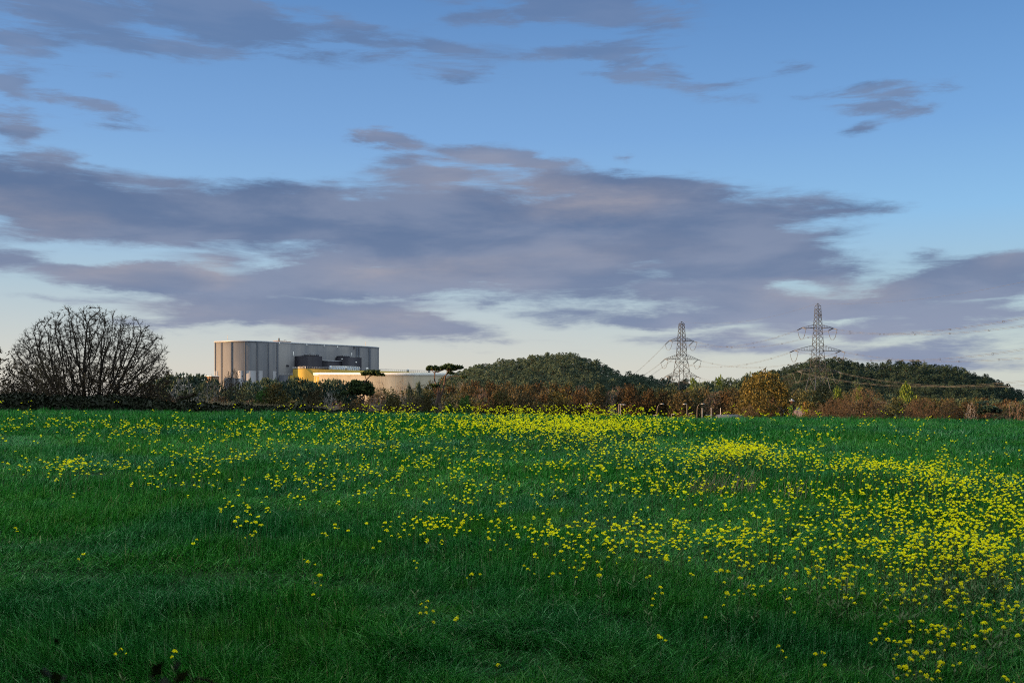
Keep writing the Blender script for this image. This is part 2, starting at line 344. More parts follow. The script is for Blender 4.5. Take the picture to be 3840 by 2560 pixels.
def leaf_mat(name, cols, trans=.25, rough=.6, spec=.08, objvar=.35):
    """leaf colours: one pick per leaf, drifting from tree to tree"""
    m, n, out = new_mat(name)
    g = n.node('ShaderNodeNewGeometry'); oi = n.node('ShaderNodeObjectInfo')
    k = len(cols); stops = [(i/(k-1) if k > 1 else 0, c) for i, c in enumerate(cols)]
    f = n.math('ADD', n.math('MULTIPLY', g.outputs['Random Per Island'], 1-objvar), n.math('MULTIPLY', oi.outputs['Random'], objvar))
    col = n.ramp(f, stops)
    cl = n.noise(objvec(n), .9, 3, .6)
    col = n.mix(n.mapr(cl, .3, .7, .0, .5), col, n.mix(1.0, col, (1.35, 1.2, .8), 'MULTIPLY'))
    b = principled(n, col, rough, spec)
    t = n.node('ShaderNodeBsdfTranslucent'); n.l.new(col, t.inputs[0])
    mx = n.node('ShaderNodeMixShader'); mx.inputs[0].default_value = trans
    n.l.new(b.outputs[0], mx.inputs[1]); n.l.new(t.outputs[0], mx.inputs[2]); n.l.new(mx.outputs[0], out.inputs[0])
    return m
M = {}
M['bark'] = simple_mat('bark_dark', (.045, .035, .025), (.022, .018, .014), 6, .9, .1)
M['bark_grey'] = simple_mat('bark_grey', (.20, .17, .145), (.10, .085, .07), 6, .9, .1)
M['bark_pale'] = simple_mat('bark_pale', (.30, .27, .24), (.15, .13, .115), 6, .9, .1)
M['bark_red'] = simple_mat('bark_red', (.10, .066, .050), (.05, .035, .028), 4, .9, .1)
M['twig_red'] = simple_mat('twig_red', (.080, .056, .040), (.046, .034, .026), 2, .85, .1)
M['twig_pink'] = simple_mat('twig_pink', (.15, .105, .08), (.085, .06, .048), 2, .85, .1)
M['pine'] = leaf_mat('pine_needles', [(.009, .019, .016), (.024, .044, .034), (.058, .082, .058)], .15, objvar=.6)
M['pine_yellow'] = leaf_mat('pine_needles_yellowish', [(.02, .045, .012), (.06, .10, .02), (.13, .16, .03)], .2)  # lighter, yellow-green needles, their own colour
M['pine_dark'] = leaf_mat('pine_needles_dark', [(.008, .018, .009), (.020, .038, .016), (.05, .065, .02)], .12)
M['rust'] = leaf_mat('leaves_rust', [(.015, .014, .008), (.044, .037, .019), (.095, .076, .038)], .25)
M['olive'] = leaf_mat('leaves_olive', [(.012, .016, .008), (.036, .041, .020), (.080, .082, .036)], .25)
M['golden'] = leaf_mat('leaves_golden', [(.016, .015, .006), (.052, .046, .016), (.130, .105, .030)], .3)
M['green'] = leaf_mat('leaves_green', [(.010, .028, .006), (.03, .075, .014), (.07, .13, .03)], .25)
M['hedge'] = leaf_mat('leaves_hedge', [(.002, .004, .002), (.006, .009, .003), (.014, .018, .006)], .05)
M['brown_leaf'] = leaf_mat('leaves_brown', [(.014, .010, .006), (.034, .024, .012), (.07, .045, .022)], .2)
M['dry_grass'] = leaf_mat('dry_grass', [(.16, .12, .07), (.30, .24, .15), (.42, .36, .25)], .2)

# ground: dark soil under the crop, dull brown-green under the woods
m, n, out = new_mat('earth_and_turf'); v = worldvec(n)
s_ = n.node('ShaderNodeSeparateXYZ'); n.l.new(v, s_.inputs[0])
f1 = n.noise(v, .8, 6, .6); f2 = n.noise(v, .05, 5, .6)
near = n.mix(n.mapr(f1, .35, .7), (.006, .018, .004), (.012, .040, .007))
far = n.mix(n.mapr(f2, .4, .6), (.045, .034, .018), (.03, .036, .014))
col = n.mix(n.mapr(s_.outputs[1], 60, 95), near, far)
b = principled(n, col, .95, .1, bump=f1, bstr=.6, bdist=.1); n.l.new(b.outputs[0], out.inputs[0]); M['ground'] = m

# ------------------------------------------------------------------ the ground sheet
sv = np.sinh(np.linspace(-2.2, 2.2, 181))/np.sinh(2.2)*1.9
yv = np.concatenate([np.arange(-50, 64, 1.0), np.arange(64, 130, 3), np.arange(130, 900, 9), np.geomspace(910, 9000, 30)])
SS, YY = np.meshgrid(sv, yv); XX = SS*(np.maximum(YY, -40)+75)
ZZ = ground(XX, YY)
nr, nc = SS.shape
idx = np.arange(nr*nc).reshape(nr, nc)
Qg = np.stack([idx[:-1, :-1], idx[:-1, 1:], idx[1:, 1:], idx[1:, :-1]], -1).reshape(-1, 4)
gr = link('ground', mesh_np('ground', np.stack([XX, YY, ZZ], -1).reshape(-1, 3), Qg, None, (M['ground'],), smooth=True))
tag(gr, kind='structure')
# ------------------------------------------------------------------ grass crop: one blade at a time
def grass_zone(y0, y1, dens, wmul, segs, umax, seed, side=0.0):
    g = np.random.default_rng(seed)
    area = (y1-y0)*((y0+y1)/2*umax*2+6); n = int(area*dens)
    y = g.uniform(y0, y1, n*2); x = g.uniform(-1, 1, n*2)*(y1*umax+3)
    keep = np.abs(x) < y*umax+3; x = x[keep][:n]; y = y[keep][:n]; n = len(x)
    if side:      # thinner, broader blades carry the crop on to either side
        n = int((y1-y0)*side*2*dens*.28); y = g.uniform(y0, y1, n); x = g.choice([-1, 1], n)*(y*umax+3+side*g.random(n)); wmul = wmul*1.9
    clump = fbm(x*.9, y*1.5, 21, 3); lod = fbm(x*.16+5, y*.3, 31, 4); fine = vnoise(x*3.1, y*3.7, 44)
    h = (.10+.17*g.random(n)**1.4)*(.25+1.5*clump)*(.5+1.0*lod)*(.6+.8*fine)
    # windrows: the crop leans and lies over in drifts
    la = -.15+3.0*(fbm(x*.12, y*.22, 51, 3)-.5)*2.2+g.normal(0, 1.25, n)
    lean = np.clip(.62+1.5*(fbm(x*.3+9, y*.45, 61, 3)-.5)+g.normal(0, .36, n), .05, 1.5)
    w = (.0032+.0030*g.random(n))*wmul
    z = ground(x, y)-.02
    dx, dy = np.cos(la), np.sin(la)
    fa = g.uniform(0, 2*math.pi, n)                      # which way the blade's flat side faces
    wx, wy = np.cos(fa), np.sin(fa)
    rows = []
    for k in range(segs+1):
        t = k/segs
        out = h*lean*(t**1.7)*.85; up = h*(t-.42*np.clip(lean, 0, 1.2)*t**2.2*.75)
        ww = w*(1-t**1.6)+.0004
        cx = x+dx*out; cy = y+dy*out; cz = z+up
        rows.append(np.stack([np.stack([cx-wx*ww, cy-wy*ww, cz], -1), np.stack([cx+wx*ww, cy+wy*ww, cz], -1)], 1))
    V = np.stack(rows, 1).reshape(-1, 3)
    k = np.arange(segs); q = np.stack([2*k, 2*k+1, 2*k+3, 2*k+2], 1)
    Q = ((np.arange(n)*2*(segs+1))[:, None, None]+q[None]).reshape(-1, 4)
    return V, Q
m, n, out = new_mat('grass_blades')
g_ = n.node('ShaderNodeNewGeometry'); v = g_.outputs['Position']; rnd = g_.outputs['Random Per Island']
patch = n.noise(n.mapping(v, scl=(1, 1.6, .2)), .16, 5, .62, .5); p2 = n.noise(n.mapping(v, scl=(1, 1.5, .2), loc=(7, 3, 0)), .45, 4, .6)
ca = n.ramp(rnd, [(0, (.005, .045, .004)), (.5, (.019, .160, .013)), (.82, (.050, .275, .026)), (.95, (.12, .36, .08)), (1, (.30, .26, .10))])
cb_ = n.ramp(rnd, [(0, (.005, .042, .008)), (.6, (.015, .145, .026)), (.90, (.05, .25, .07)), (1, (.27, .42, .24))])
cc = n.ramp(rnd, [(0, (.010, .07, .005)), (.6, (.042, .195, .012)), (1, (.13, .32, .04))])
col = n.mix(n.mapr(patch, .42, .62), ca, cb_); col = n.mix(n.mapr(p2, .50, .68, 0, .75), col, cc)
b = principled(n, col, n.mapr(rnd, 0, 1, .28, .6), .16)
t = n.node('ShaderNodeBsdfTranslucent'); n.l.new(col, t.inputs[0])
mx = n.node('ShaderNodeMixShader'); mx.inputs[0].default_value = .25
n.l.new(b.outputs[0], mx.inputs[1]); n.l.new(t.outputs[0], mx.inputs[2]); n.l.new(mx.outputs[0], out.inputs[0]); M['grass'] = m
Vs, Qs, off = [], [], 0
for z_ in [(4.5, 8, 500, 1.25, 4, .62, 1), (8, 13, 2300, .85, 4, .56, 2), (13, 19, 1500, 1.1, 3, .54, 3), (19, 29, 800, 1.6, 3, .54, 4), (29, 49, 380, 2.4, 2, .56, 5), (49, 66, 60, 5.0, 2, .6, 6)]:
    for side in (0.0, 24.0 if z_[0] > 4.6 else 18.0):
        V_, Q_ = grass_zone(*z_, side=side); Vs.append(V_); Qs.append(Q_+off); off += len(V_)
gme = mesh_np('grass', np.concatenate(Vs), np.concatenate(Qs), None, (M['grass'],), smooth=True)
tag(link('grass', gme), 'long green grass crop covering the whole field, blown over in drifts', 'grass', kind='stuff')
print('grass faces', len(gme.polygons))

# ------------------------------------------------------------------ yellow mustard plants
m, n, out = new_mat('mustard_petals'); g_ = n.node('ShaderNodeNewGeometry')
col = n.ramp(g_.outputs['Random Per Island'], [(0, (.86, .70, .008)), (.5, (.92, .84, .012)), (1, (.86, .86, .02))])
b = n.node('ShaderNodeBsdfDiffuse'); n.l.new(col, b.inputs[0]); t = n.node('ShaderNodeBsdfTranslucent'); n.l.new(col, t.inputs[0])
mx = n.node('ShaderNodeMixShader'); mx.inputs[0].default_value = .4
n.l.new(b.outputs[0], mx.inputs[1]); n.l.new(t.outputs[0], mx.inputs[2]); n.l.new(mx.outputs[0], out.inputs[0]); M['petal'] = m
M['stalk'] = leaf_mat('mustard_stalk', [(.04, .07, .02), (.07, .11, .04), (.11, .14, .07)], .15)

def field_top(x, y): return ground(x, y)+GRASS_H
yg = np.linspace(6.5, 42, 500)
def spot(px, py, h):
    """the ground point whose plant of height h shows its top at this row"""
    u = U(px); v = (HZ-py)/F+.0099*u
    prof_ = (np.interp(yg, _gy, _gz)+h)/yg
    k = np.searchsorted(np.maximum.accumulate(prof_), v); k = min(max(k, 0), 499)
    return u*yg[k], yg[k]
PATCHES = [  # px, py, sx, sy, plants
 (2080, 1580, 230, 18, 874), (2200, 1600, 170, 20, 368), (1750, 1590, 160, 20, 103), (1400, 1580, 170, 22, 130), (1150, 1590, 130, 22, 62), (950, 1600, 90, 24, 45), (2450, 1590, 90, 16, 34),
 (2750, 1680, 80, 18, 232), (2900, 1700, 130, 20, 116), (2640, 1700, 110, 30, 72), (3270, 1740, 90, 17, 109), (3120, 1740, 120, 20, 58), (3500, 1770, 90, 34, 130), (3650, 1800, 120, 50, 138), (3780, 1850, 70, 60, 87),
 (2330, 1690, 150, 36, 102), (2150, 1660, 170, 26, 58), (2050, 1740, 170, 30, 35), (2500, 1760, 160, 24, 64), (2350, 1830, 160, 26, 58),
 (2800, 1840, 240, 36, 58), (3100, 1880, 220, 40, 72), (3350, 1900, 180, 50, 116), (3650, 1960, 150, 60, 218), (3560, 2050, 170, 60, 160), (3760, 2080, 90, 90, 102),
 (3000, 1990, 240, 50, 87), (3250, 2060, 200, 70, 72), (2750, 2020, 190, 40, 46), (2450, 2010, 170, 40, 64), (2200, 2000, 170, 40, 49), (2030, 1960, 160, 30, 32), (1640, 1965, 90, 22, 32), (1450, 1990, 130, 25, 14),
 (3500, 2180, 230, 60, 58), (3200, 2160, 260, 60, 32), (3700, 2250, 140, 70, 23), (3480, 2420, 150, 70, 32), (3600, 2350, 130, 50, 14), (2700, 2150, 250, 70, 17), (2150, 2120, 260, 40, 14),
 (490, 1595, 110, 20, 55), (250, 1585, 120, 18, 32), (660, 1600, 130, 24, 42), (80, 1590, 60, 18, 18), (260, 1735, 40, 14, 32), (150, 1745, 90, 18, 20), (450, 1745, 90, 22, 20), (1350, 1640, 90, 30, 62), (1150, 1650, 140, 26, 30), (800, 1710, 110, 18, 45), (700, 1800, 190, 40, 25),
 (1050, 1780, 160, 40, 30), (1330, 1770, 110, 34, 30), (1600, 1760, 140, 30, 32), (1750, 1720, 140, 30, 44), (1550, 1690, 130, 30, 38), (1130, 1830, 170, 30, 18), (1900, 1830, 170, 30, 32), (900, 1900, 60, 40, 9), (910, 1965, 40, 20, 10), (1700, 1870, 120, 20, 14),
 (1920, 1640, 900, 50, 87), (1920, 1800, 900, 90, 49), (3350, 1630, 260, 26, 38), (3000, 1620, 250, 20, 21), (400, 1640, 300, 30, 28),
]
fg = np.random.default_rng(99)
plants = []   # x, y, height above the grass top
for (cx, cy, sx, sy, n_) in PATCHES:
    for k in range(n_):
        px = fg.normal(cx, sx); py = fg.normal(cy, sy); h = fg.uniform(.10, .42)
        if py < 1548 or px < -150 or px > 4050: continue
        x, y = spot(px, py, h)
        if y > 41.9: continue
        plants.append((x, y, h))
for (cx, sx, n_) in [(1950, 260, 260), (1450, 220, 80), (2250, 170, 80), (2600, 300, 50), (3200, 260, 26), (900, 300, 14), (3650, 200, 8), (30, 60, 8)]:   # on the brow, heads against the wood
    for k in range(n_):
        y = fg.uniform(35, 43); x = U(fg.normal(cx, sx))*y; plants.append((x, y, fg.uniform(.08, .46)))
for (px, py) in [(460, 2430), (650, 2430), (1170, 2105), (1200, 2160), (1190, 2185), (1840, 2480), (1570, 2262), (1620, 2280), (1700, 2305), (730, 2045), (290, 2085), (1600, 2240), (2480, 2390), (2950, 2450)]:
    x, y = spot(px, py, .2); plants.append((x, y, .2))
plants.sort(key=lambda p: p[1])
def head_arrays(g, R_, nfl, simple=False):
    V, Q = [], []
    for i in range(nfl):
        th = g.uniform(0, 2*math.pi); ph = math.acos(g.uniform(-.25, 1))
        d = np.array([math.sin(ph)*math.cos(th), math.sin(ph)*math.sin(th), math.cos(ph)])
        c = d*R_*g.uniform(.65, 1.0)*np.array([1, 1, .8]); nrm = d*.7+np.array([0, 0, .35])+g.normal(0, .25, 3); nrm /= np.linalg.norm(nrm)
        a = np.cross(nrm, [0.3, .2, 1]); a /= np.linalg.norm(a); b_ = np.cross(nrm, a); r = R_*g.uniform(.40, .55)
        k0 = len(V)
        if simple:
            r *= 1.25
            V += [c+a*r, c+b_*r, c-a*r, c-b_*r]; Q.append((k0, k0+1, k0+2, k0+3))
        else:
            for q in range(4):
                an = q*math.pi/2+.4*i; e = a*math.cos(an)+b_*math.sin(an); f = np.cross(nrm, e); k1 = len(V)
                V += [c, c+e*r*.75-f*r*.42+nrm*r*.12, c+e*r*1.05+nrm*r*.05, c+e*r*.75+f*r*.42+nrm*r*.12]; Q.append((k1, k1+1, k1+2, k1+3))
    return np.array(V), np.array(Q)
hg = np.random.default_rng(5)
head_meshes = []
for i in range(6):
    V_, Q_ = head_arrays(hg, .0215*(.75+.12*i), 8+i*2); head_meshes.append(mesh_np('flower_head', V_, Q_, None, (M['petal'],)))
stems = []
for i in range(8):
    mb = MB(); H = .62; bend = hg.normal(0, .05, 2); tips = []
    main = [(0, 0, 0), (bend[0]*.3, bend[1]*.3, H*.4), (bend[0], bend[1], H*.78), (bend[0]*1.5, bend[1]*1.5, H)]
    mb.tube(main, [.0042, .0036, .0026, .0018], 4, 3); tips.append(main[-1])
    for b_ in range(int(hg.integers(0, 3))):
        t = hg.uniform(.45, .85); a = hg.uniform(0, 6.28); L = hg.uniform(.10, .22)
        p = np.array([bend[0]*t*1.3, bend[1]*t*1.3, H*t]); q = p+np.array([math.cos(a)*L*.5, math.sin(a)*L*.5, L*.75]); mb.tube([p, (p+q)/2+np.array([math.cos(a), math.sin(a), -.3])*L*.12, q], [.0026, .002, .0014], 4, 2); tips.append(tuple(q))
    for b_ in range(14):      # seed pods and small leaves up the stem
        t = hg.uniform(.25, .95); a = hg.uniform(0, 6.28); L = hg.uniform(.03, .06) if t > .55 else hg.uniform(.06, .13); ww = .002 if t > .55 else .012
        p = np.array([bend[0]*t*1.3, bend[1]*t*1.3, H*t]); d = np.array([math.cos(a), math.sin(a), hg.uniform(.3, .9)]); s__ = np.array([-math.sin(a), math.cos(a), 0])
        mb.add([p, p+d*L*.5+s__*ww, p+d*L, p+d*L*.5-s__*ww], [(0, 1, 2, 3)])
    stems.append((mb.mesh('stem', M['stalk']), tips, H, mb))
rest = MB()
far_heads = [head_arrays(hg, .0215, 9, True) for i in range(8)]
for i, (x, y, h) in enumerate(plants):
    g0 = float(ground(np.array([x]), np.array([y]))[0]); H = GRASS_H+h; me, tips, Hs, mbx = stems[i % 8]; sc = H/Hs; rz = fg.uniform(0, 6.28)
    if i < 300:
        px_ = 1920+F*x/y; pr_ = HZ+F*(EYE-g0-H)/y
        side = ('in the sparse bottom right corner of the field' if px_ > 2800 and pr_ > 2200 else 'in the thick drift at the right edge' if px_ > 3350 else 'right of the field centre' if px_ > 2500 else 'near the centre of the field' if px_ > 1500 else 'in the sparse left part of the field')
        r = thing('mustard_plant', 'thin plant with small yellow flower heads '+side, 'plant', (x, y, g0), rz, 'yellow mustard plants '+side, sc)
        link('stem', me, r)
        for j, tp in enumerate(tips):
            hs = (1.0 if j == 0 else .72)*fg.uniform(.8, 1.15)/sc*.92
            link('flower_head', head_meshes[int(fg.integers(0, 6))], r, (tp[0], tp[1], tp[2]), fg.uniform(0, 6.28), hs)
    else:
        c, s2 = math.cos(rz), math.sin(rz); V_, Q_, T_ = mbx.arrays()
        sub = Q_[:18 if y < 26 else 12]; used = int(sub.max())+1; V2 = V_[:used]*sc; wid = 1.4 if y > 24 else 1.0
        V2 = np.stack([V2[:, 0]*c-V2[:, 1]*s2+x, V2[:, 0]*s2+V2[:, 1]*c+y, V2[:, 2]+g0], 1)
        rest.add(V2, sub); rest_m = None
        grow = 1.0+max(0, y-20)*.012
        for j, tp in enumerate(tips[:3]):
            hv, hq = far_heads[int(fg.integers(0, 8))]; k = 1.12*(1.0 if j == 0 else .7)*fg.uniform(.75, 1.15)*grow
            plants_h = hv*k+np.array([(tp[0]*c-tp[1]*s2)*sc+x, (tp[0]*s2+tp[1]*c)*sc+y, tp[2]*sc+g0])
            rest.heads = getattr(rest, 'heads', []); rest.heads.append((plants_h, hq))
# the rest of the field's flowers: stalks and heads in one mesh
nq_st = sum(len(q) for q in rest.Q)
for hv, hq in rest.heads: rest.add(hv, hq)
V_, Q_, T_ = rest.arrays()
mi = np.zeros(len(Q_), int); mi[nq_st:] = 1
tag(link('mustard_flowers', mesh_np('mustard_flowers', V_, Q_, None, (M['stalk'], M['petal']), mi)), 'hundreds of small yellow flower heads spread across the far field and along its brow', 'flowers', kind='stuff')
print('plants', len(plants), 'faces', len(Q_))
# a few tall tan grass tufts among the flowers
tuft_i = 0
for (px, py, n_, hh, lab) in [(2640, 1812, 34, .42, 'tall dry tan grass tuft below the dense yellow patch, left of its neighbours'), (2760, 1812, 38, .46, 'broadest dry tan grass tuft leaning right below the dense yellow patch'), (2960, 1825, 18, .42, 'thin dry tan grass tuft standing right of the other tan tufts')]:
    x, y = spot(px, py, .05); g0 = gz(x, y); mb = MB()
    for k in range(n_):
        a = fg.normal(.2, .5); bx = fg.normal(0, .22); by = fg.normal(0, .15); L = hh*fg.uniform(.6, 1.15); ln = fg.uniform(.05, .5)
        p = np.array([bx, by, 0]); d = np.array([math.cos(a)*ln, math.sin(a)*ln, 1]); mb.tube([p, p+d*L*.5, p+d*L*np.array([1.25, 1.25, .95])], [.006, .005, .002], 3, 2)
    tag(mb.build('dry_grass_tuft', M['dry_grass'], None, (x, y, g0)), lab, 'grass tuft', 'dry tan grass tufts in the field')
# ------------------------------------------------------------------ tree builders
def colonize(att, nodes, parents, step, infl, kill, iters=80, tropism=(0, 0, 0), jit=.12, seed=1):
    """branches that grow towards free space (space colonisation)"""
    g = random.Random(seed); att = [Vector(a) for a in att]; nodes = [Vector(p) for p in nodes]; parents = list(parents)
    alive = [True]*len(att); trop = Vector(tropism); nk = {}
    for it in range(iters):
        kd = kdtree.KDTree(len(nodes))
        for i, p in enumerate(nodes): kd.insert(p, i)
        kd.balance(); grow = {}
        for i, a in enumerate(att):
            if not alive[i]: continue
            co, k, d = kd.find(a)
            if d < kill: alive[i] = False; continue
            if d < infl: grow.setdefault(k, Vector((0, 0, 0))); grow[k] += (a-nodes[k]).normalized()
        if not grow: break
        added = 0
        for k, d in grow.items():
            if nk.get(k, 0) > 3: continue
            d = d.normalized()+trop+Vector((g.gauss(0, jit), g.gauss(0, jit), g.gauss(0, jit)))
            if d.length < 1e-6: continue
            nodes.append(nodes[k]+d.normalized()*step); parents.append(k); nk[k] = nk.get(k, 0)+1; added += 1
        if not added: break
    return nodes, parents
def radii(nodes, parents, tip, ex=2.3, cap=None):
    n = len(nodes); acc = [0.0]*n; child = [0]*n
    for i in range(n-1, 0, -1):
        if child[i] == 0: acc[i] = tip**ex
        acc[parents[i]] += acc[i]; child[parents[i]] += 1
    r = [max(a, tip**ex)**(1/ex) for a in acc]
    if cap: r = [min(k, cap) for k in r]
    return r, child
def limbs(nodes, parents, tip, ex=2.3, cap=None, sides=4, twigs=0, tl=.3, seed=3, upb=.3, spread=.8):
    """a mesh of tapered limbs, with small twigs on the outer ends; also returns the outer points"""
    g = np.random.default_rng(seed); N = np.array([tuple(p) for p in nodes]); Pn = np.array(parents); r, child = radii(nodes, parents, tip, ex, cap)
    r = np.array(r); i = np.arange(1, len(N)); mb = MB()
    big = r[i] > tip*2.2
    a = i[big]; s_ = i[~big]
    if len(a): mb.segs(N[Pn[a]], N[a], np.minimum(r[Pn[a]], r[a]*1.25), r[a], max(sides, 4))
    if len(s_): mb.segs(N[Pn[s_]], N[s_], np.minimum(r[Pn[s_]], r[s_]*1.3), r[s_], 3)
    outer = np.where(np.array(r) < tip*3.0)[0]; outer = outer[outer > 0]
    if twigs and len(outer):
        k = np.repeat(outer, twigs); d0 = N[k]-N[Pn[k]]; d0 /= np.linalg.norm(d0, axis=1, keepdims=True)+1e-9
        d = d0+g.normal(0, spread, (len(k), 3)); d[:, 2] += upb; d /= np.linalg.norm(d, axis=1, keepdims=True); L = tl*g.uniform(.4, 1.1, (len(k), 1))
        m_ = N[k]+d*L*.5; e = m_+(d+g.normal(0, .35, d.shape))*L*.5
        mb.segs(N[k], m_, np.full(len(k), tip*.75), np.full(len(k), tip*.55), 3); mb.segs(m_, e, np.full(len(k), tip*.55), np.full(len(k), tip*.3), 3)
        ends = e
    else: ends = N[outer]
    return mb, N[outer] if len(outer) else N[-1:], ends
def cards(pts, size, per, jit, seed=5, up=0.0, elong=1.5, outward=None, keep=1.0):
    """small leaf-shaped faces scattered about the given points"""
    g = np.random.default_rng(seed); pts = np.asarray(pts, float); P_ = np.repeat(pts, per, axis=0)
    if keep < 1: P_ = P_[g.random(len(P_)) < keep]
    n = len(P_); P_ = P_+g.normal(0, 1, (n, 3))*jit
    d = g.normal(0, 1, (n, 3)); d[:, 2] += up
    if outward is not None:
        o = P_-np.asarray(outward); o /= np.linalg.norm(o, axis=1, keepdims=True)+1e-9; d = d+o*1.3
    d /= np.linalg.norm(d, axis=1, keepdims=True)
    e = np.cross(d, g.normal(0, 1, (n, 3))); e /= np.linalg.norm(e, axis=1, keepdims=True)+1e-9
    s = size*g.uniform(.55, 1.25, (n, 1)); a = d*s*elong*.5; b_ = e*s*.5
    V = np.stack([P_-a, P_-a*.05+b_, P_+a, P_-a*.05-b_], 1).reshape(-1, 3)
    return V, np.arange(n*4).reshape(-1, 4)
def crown_pts(n, rx, ry, z0, z1, g, low=.35, shell=.5, lumps=5):
    """attractors in an uneven crown, denser towards its outside"""
    out = []; lob = [(g.uniform(0, 6.28), g.uniform(.1, .9), g.uniform(.65, 1.1)) for _ in range(lumps)]
    while len(out) < n:
        a = g.uniform(0, 6.28); t = g.uniform(0, 1); rr = g.uniform(0, 1)**shell
        prof = max(math.sin(math.pi*(low+(.96-low)*t)), .12)**.5
        k = .78+.22*max(math.cos(a-l[0])*l[2]*(1-abs(t-l[1])) for l in lob)*1.2
        out.append((math.cos(a)*rx*rr*prof*k, math.sin(a)*ry*rr*prof*k, z0+(z1-z0)*t))
    return out
def proto_tree(seed, h, w, trunk_h, natt, step, leafm, barkm, leaf, per, tip=.018, twigs=2, tl=.5, stems=1, keep=1.0, low=.3, shell=.55, trop=(0, 0, .1), jit=None, cap=None, sides=4, up=.2, lumps=5):
    """trunk-and-limbs mesh plus crown mesh; base at z = 0"""
    g = random.Random(seed)
    att = crown_pts(natt, w/2, w/2, trunk_h, h, g, low, shell, lumps)
    nodes = [Vector((0, 0, -.3))]; par = [0]
    for s_ in range(stems):
        a = g.uniform(0, 6.28); k = 0; p = Vector((0, 0, -.3)); lean = .45 if stems > 1 else .08
        for q in range(max(2, int(trunk_h*.9/step))):
            p = p+Vector((math.cos(a)*lean+g.gauss(0, .1), math.sin(a)*lean+g.gauss(0, .1), 1)).normalized()*step; nodes.append(p); par.append(k); k = len(nodes)-1
    nodes, par = colonize(att, nodes, par, step, w*.9, step*1.25, 60, trop, .16, seed)
    mb, pts, ends = limbs(nodes, par, tip, 2.35, cap, sides, twigs, tl, seed)
    lm = mb.mesh('trunk', barkm); cm = None
    if per:
        V_, Q_ = cards(ends if twigs else pts, leaf, per, leaf*.9 if jit is None else jit, seed, up, keep=keep); cm = mesh_np('crown', V_, Q_, None, (leafm,))
    return (lm, cm, h, w)
def remat(p, leafm=None, barkm=None):
    lm, cm, h, w_ = p
    if barkm: lm = lm.copy(); lm.materials[0] = barkm
    if leafm and cm: cm = cm.copy(); cm.materials[0] = leafm
    return (lm, cm, h, w_)
def put_tree(p, name, label, cat, px=None, d=None, top=None, width=None, group=None, xy=None, h=None, rz=None, sink=0.0):
    """stand a tree on the ground at this bearing and distance, tall enough for its top to reach the given row"""
    lm, cm, ph, pw = p
    x, y = xy if xy else (U(px)*d, d)
    g0 = gz(x, y)-sink; hh = h if h else EYE+(HZ-top)/F*y-g0; hh = max(hh, 1.0)
    sz = hh/ph; sx = sz if width is None else (width/F*y)/pw
    r = thing(name, label, cat, (x, y, g0), random.uniform(0, 6.28) if rz is None else rz, group, (sx, sx, sz))
    link('trunk', lm, r)
    if cm: link('crown', cm, r)
    return r
def proto_pine(seed, h=7.0, w=4.6, mat=None, tuft=.5, clumps=26, per=42, leaders=3, base=.10):
    """a bushy wind-clipped pine: a heap of needle clumps with upturned shoots on a forked stem"""
    g = np.random.default_rng(seed); mb = MB(); pts = []; dirs = []; cens = []
    for k in range(clumps):
        t = base+(1-base)*(k+g.uniform(0, 1))/clumps; a = k*2.4+g.uniform(-.5, .5)
        prof = (1-max(0, (t-.35)/.65)**1.9)**.5*(.72+.28*min(1, t/.3)); rr = w*.5*prof*g.uniform(.35, 1.0)
        c = np.array([math.cos(a)*rr, math.sin(a)*rr, h*t*.93]); R0 = w*g.uniform(.13, .22)*(1.0 if t < .8 else .72); cens.append(c)
        d = g.normal(0, 1, (per, 3)); d[:, 2] = np.abs(d[:, 2])*.9-.15; d /= np.linalg.norm(d, axis=1, keepdims=True)
        pts.append(c+d*R0*g.uniform(.55, 1.05, (per, 1))*np.array([1.15, 1.15, .75])); dirs.append(d+np.array([0, 0, .75]))
    for L in range(leaders):
        a = g.uniform(0, 6.28); off = 0 if L == 0 else .16*w
        mb.tube([(0, 0, -.3), (math.cos(a)*off*.6, math.sin(a)*off*.6, h*.3), (math.cos(a)*off, math.sin(a)*off, h*(.9 if L == 0 else .7))], [.17, .13, .04], 5, 2)
    for c in cens[::2]: mb.bar((0, 0, max(.3, c[2]-.8)), c, .045, .02, 3)
    for q in range(7):       # single shoots that stand out of the top
        k = int(g.integers(len(cens)//2, len(cens))); c = cens[k]+np.array([g.normal(0, .25), g.normal(0, .25), h*.05]); pts.append(c+g.normal(0, .12, (9, 3))+np.array([0, 0, .1])); dirs.append(np.tile([0, 0, 1.6], (9, 1)))
    P_ = np.concatenate(pts); D = np.concatenate(dirs)+g.normal(0, .35, (len(P_), 3)); D /= np.linalg.norm(D, axis=1, keepdims=True)
    s = tuft*g.uniform(.55, 1.25, (len(P_), 1)); e = np.cross(D, g.normal(0, 1, D.shape)); e /= np.linalg.norm(e, axis=1, keepdims=True)
    V = np.stack([P_-D*s*.15, P_+D*s*.35+e*s*.24, P_+D*s, P_+D*s*.35-e*s*.24], 1).reshape(-1, 3)
    return (mb.mesh('trunk', M['bark']), mesh_np('crown', V, np.arange(len(P_)*4).reshape(-1, 4), None, (mat or M['pine'],)), h, w)
def merged(p, name):
    """trunk and crown as one mesh, for trees too far away to show parts"""
    lm, cm, h, w_ = p
    def arr(me):
        V = np.empty(len(me.vertices)*3, np.float32); me.vertices.foreach_get('co', V); q = np.empty(len(me.loops), np.int32); me.loops.foreach_get('vertex_index', q); return V.reshape(-1, 3), q.reshape(-1, 4)
    V1, Q1 = arr(lm); V2, Q2 = arr(cm); mi = np.concatenate([np.zeros(len(Q1), int), np.ones(len(Q2), int)])
    return mesh_np(name, np.concatenate([V1, V2]), np.concatenate([Q1, Q2+len(V1)]), None, (lm.materials[0], cm.materials[0]), mi)
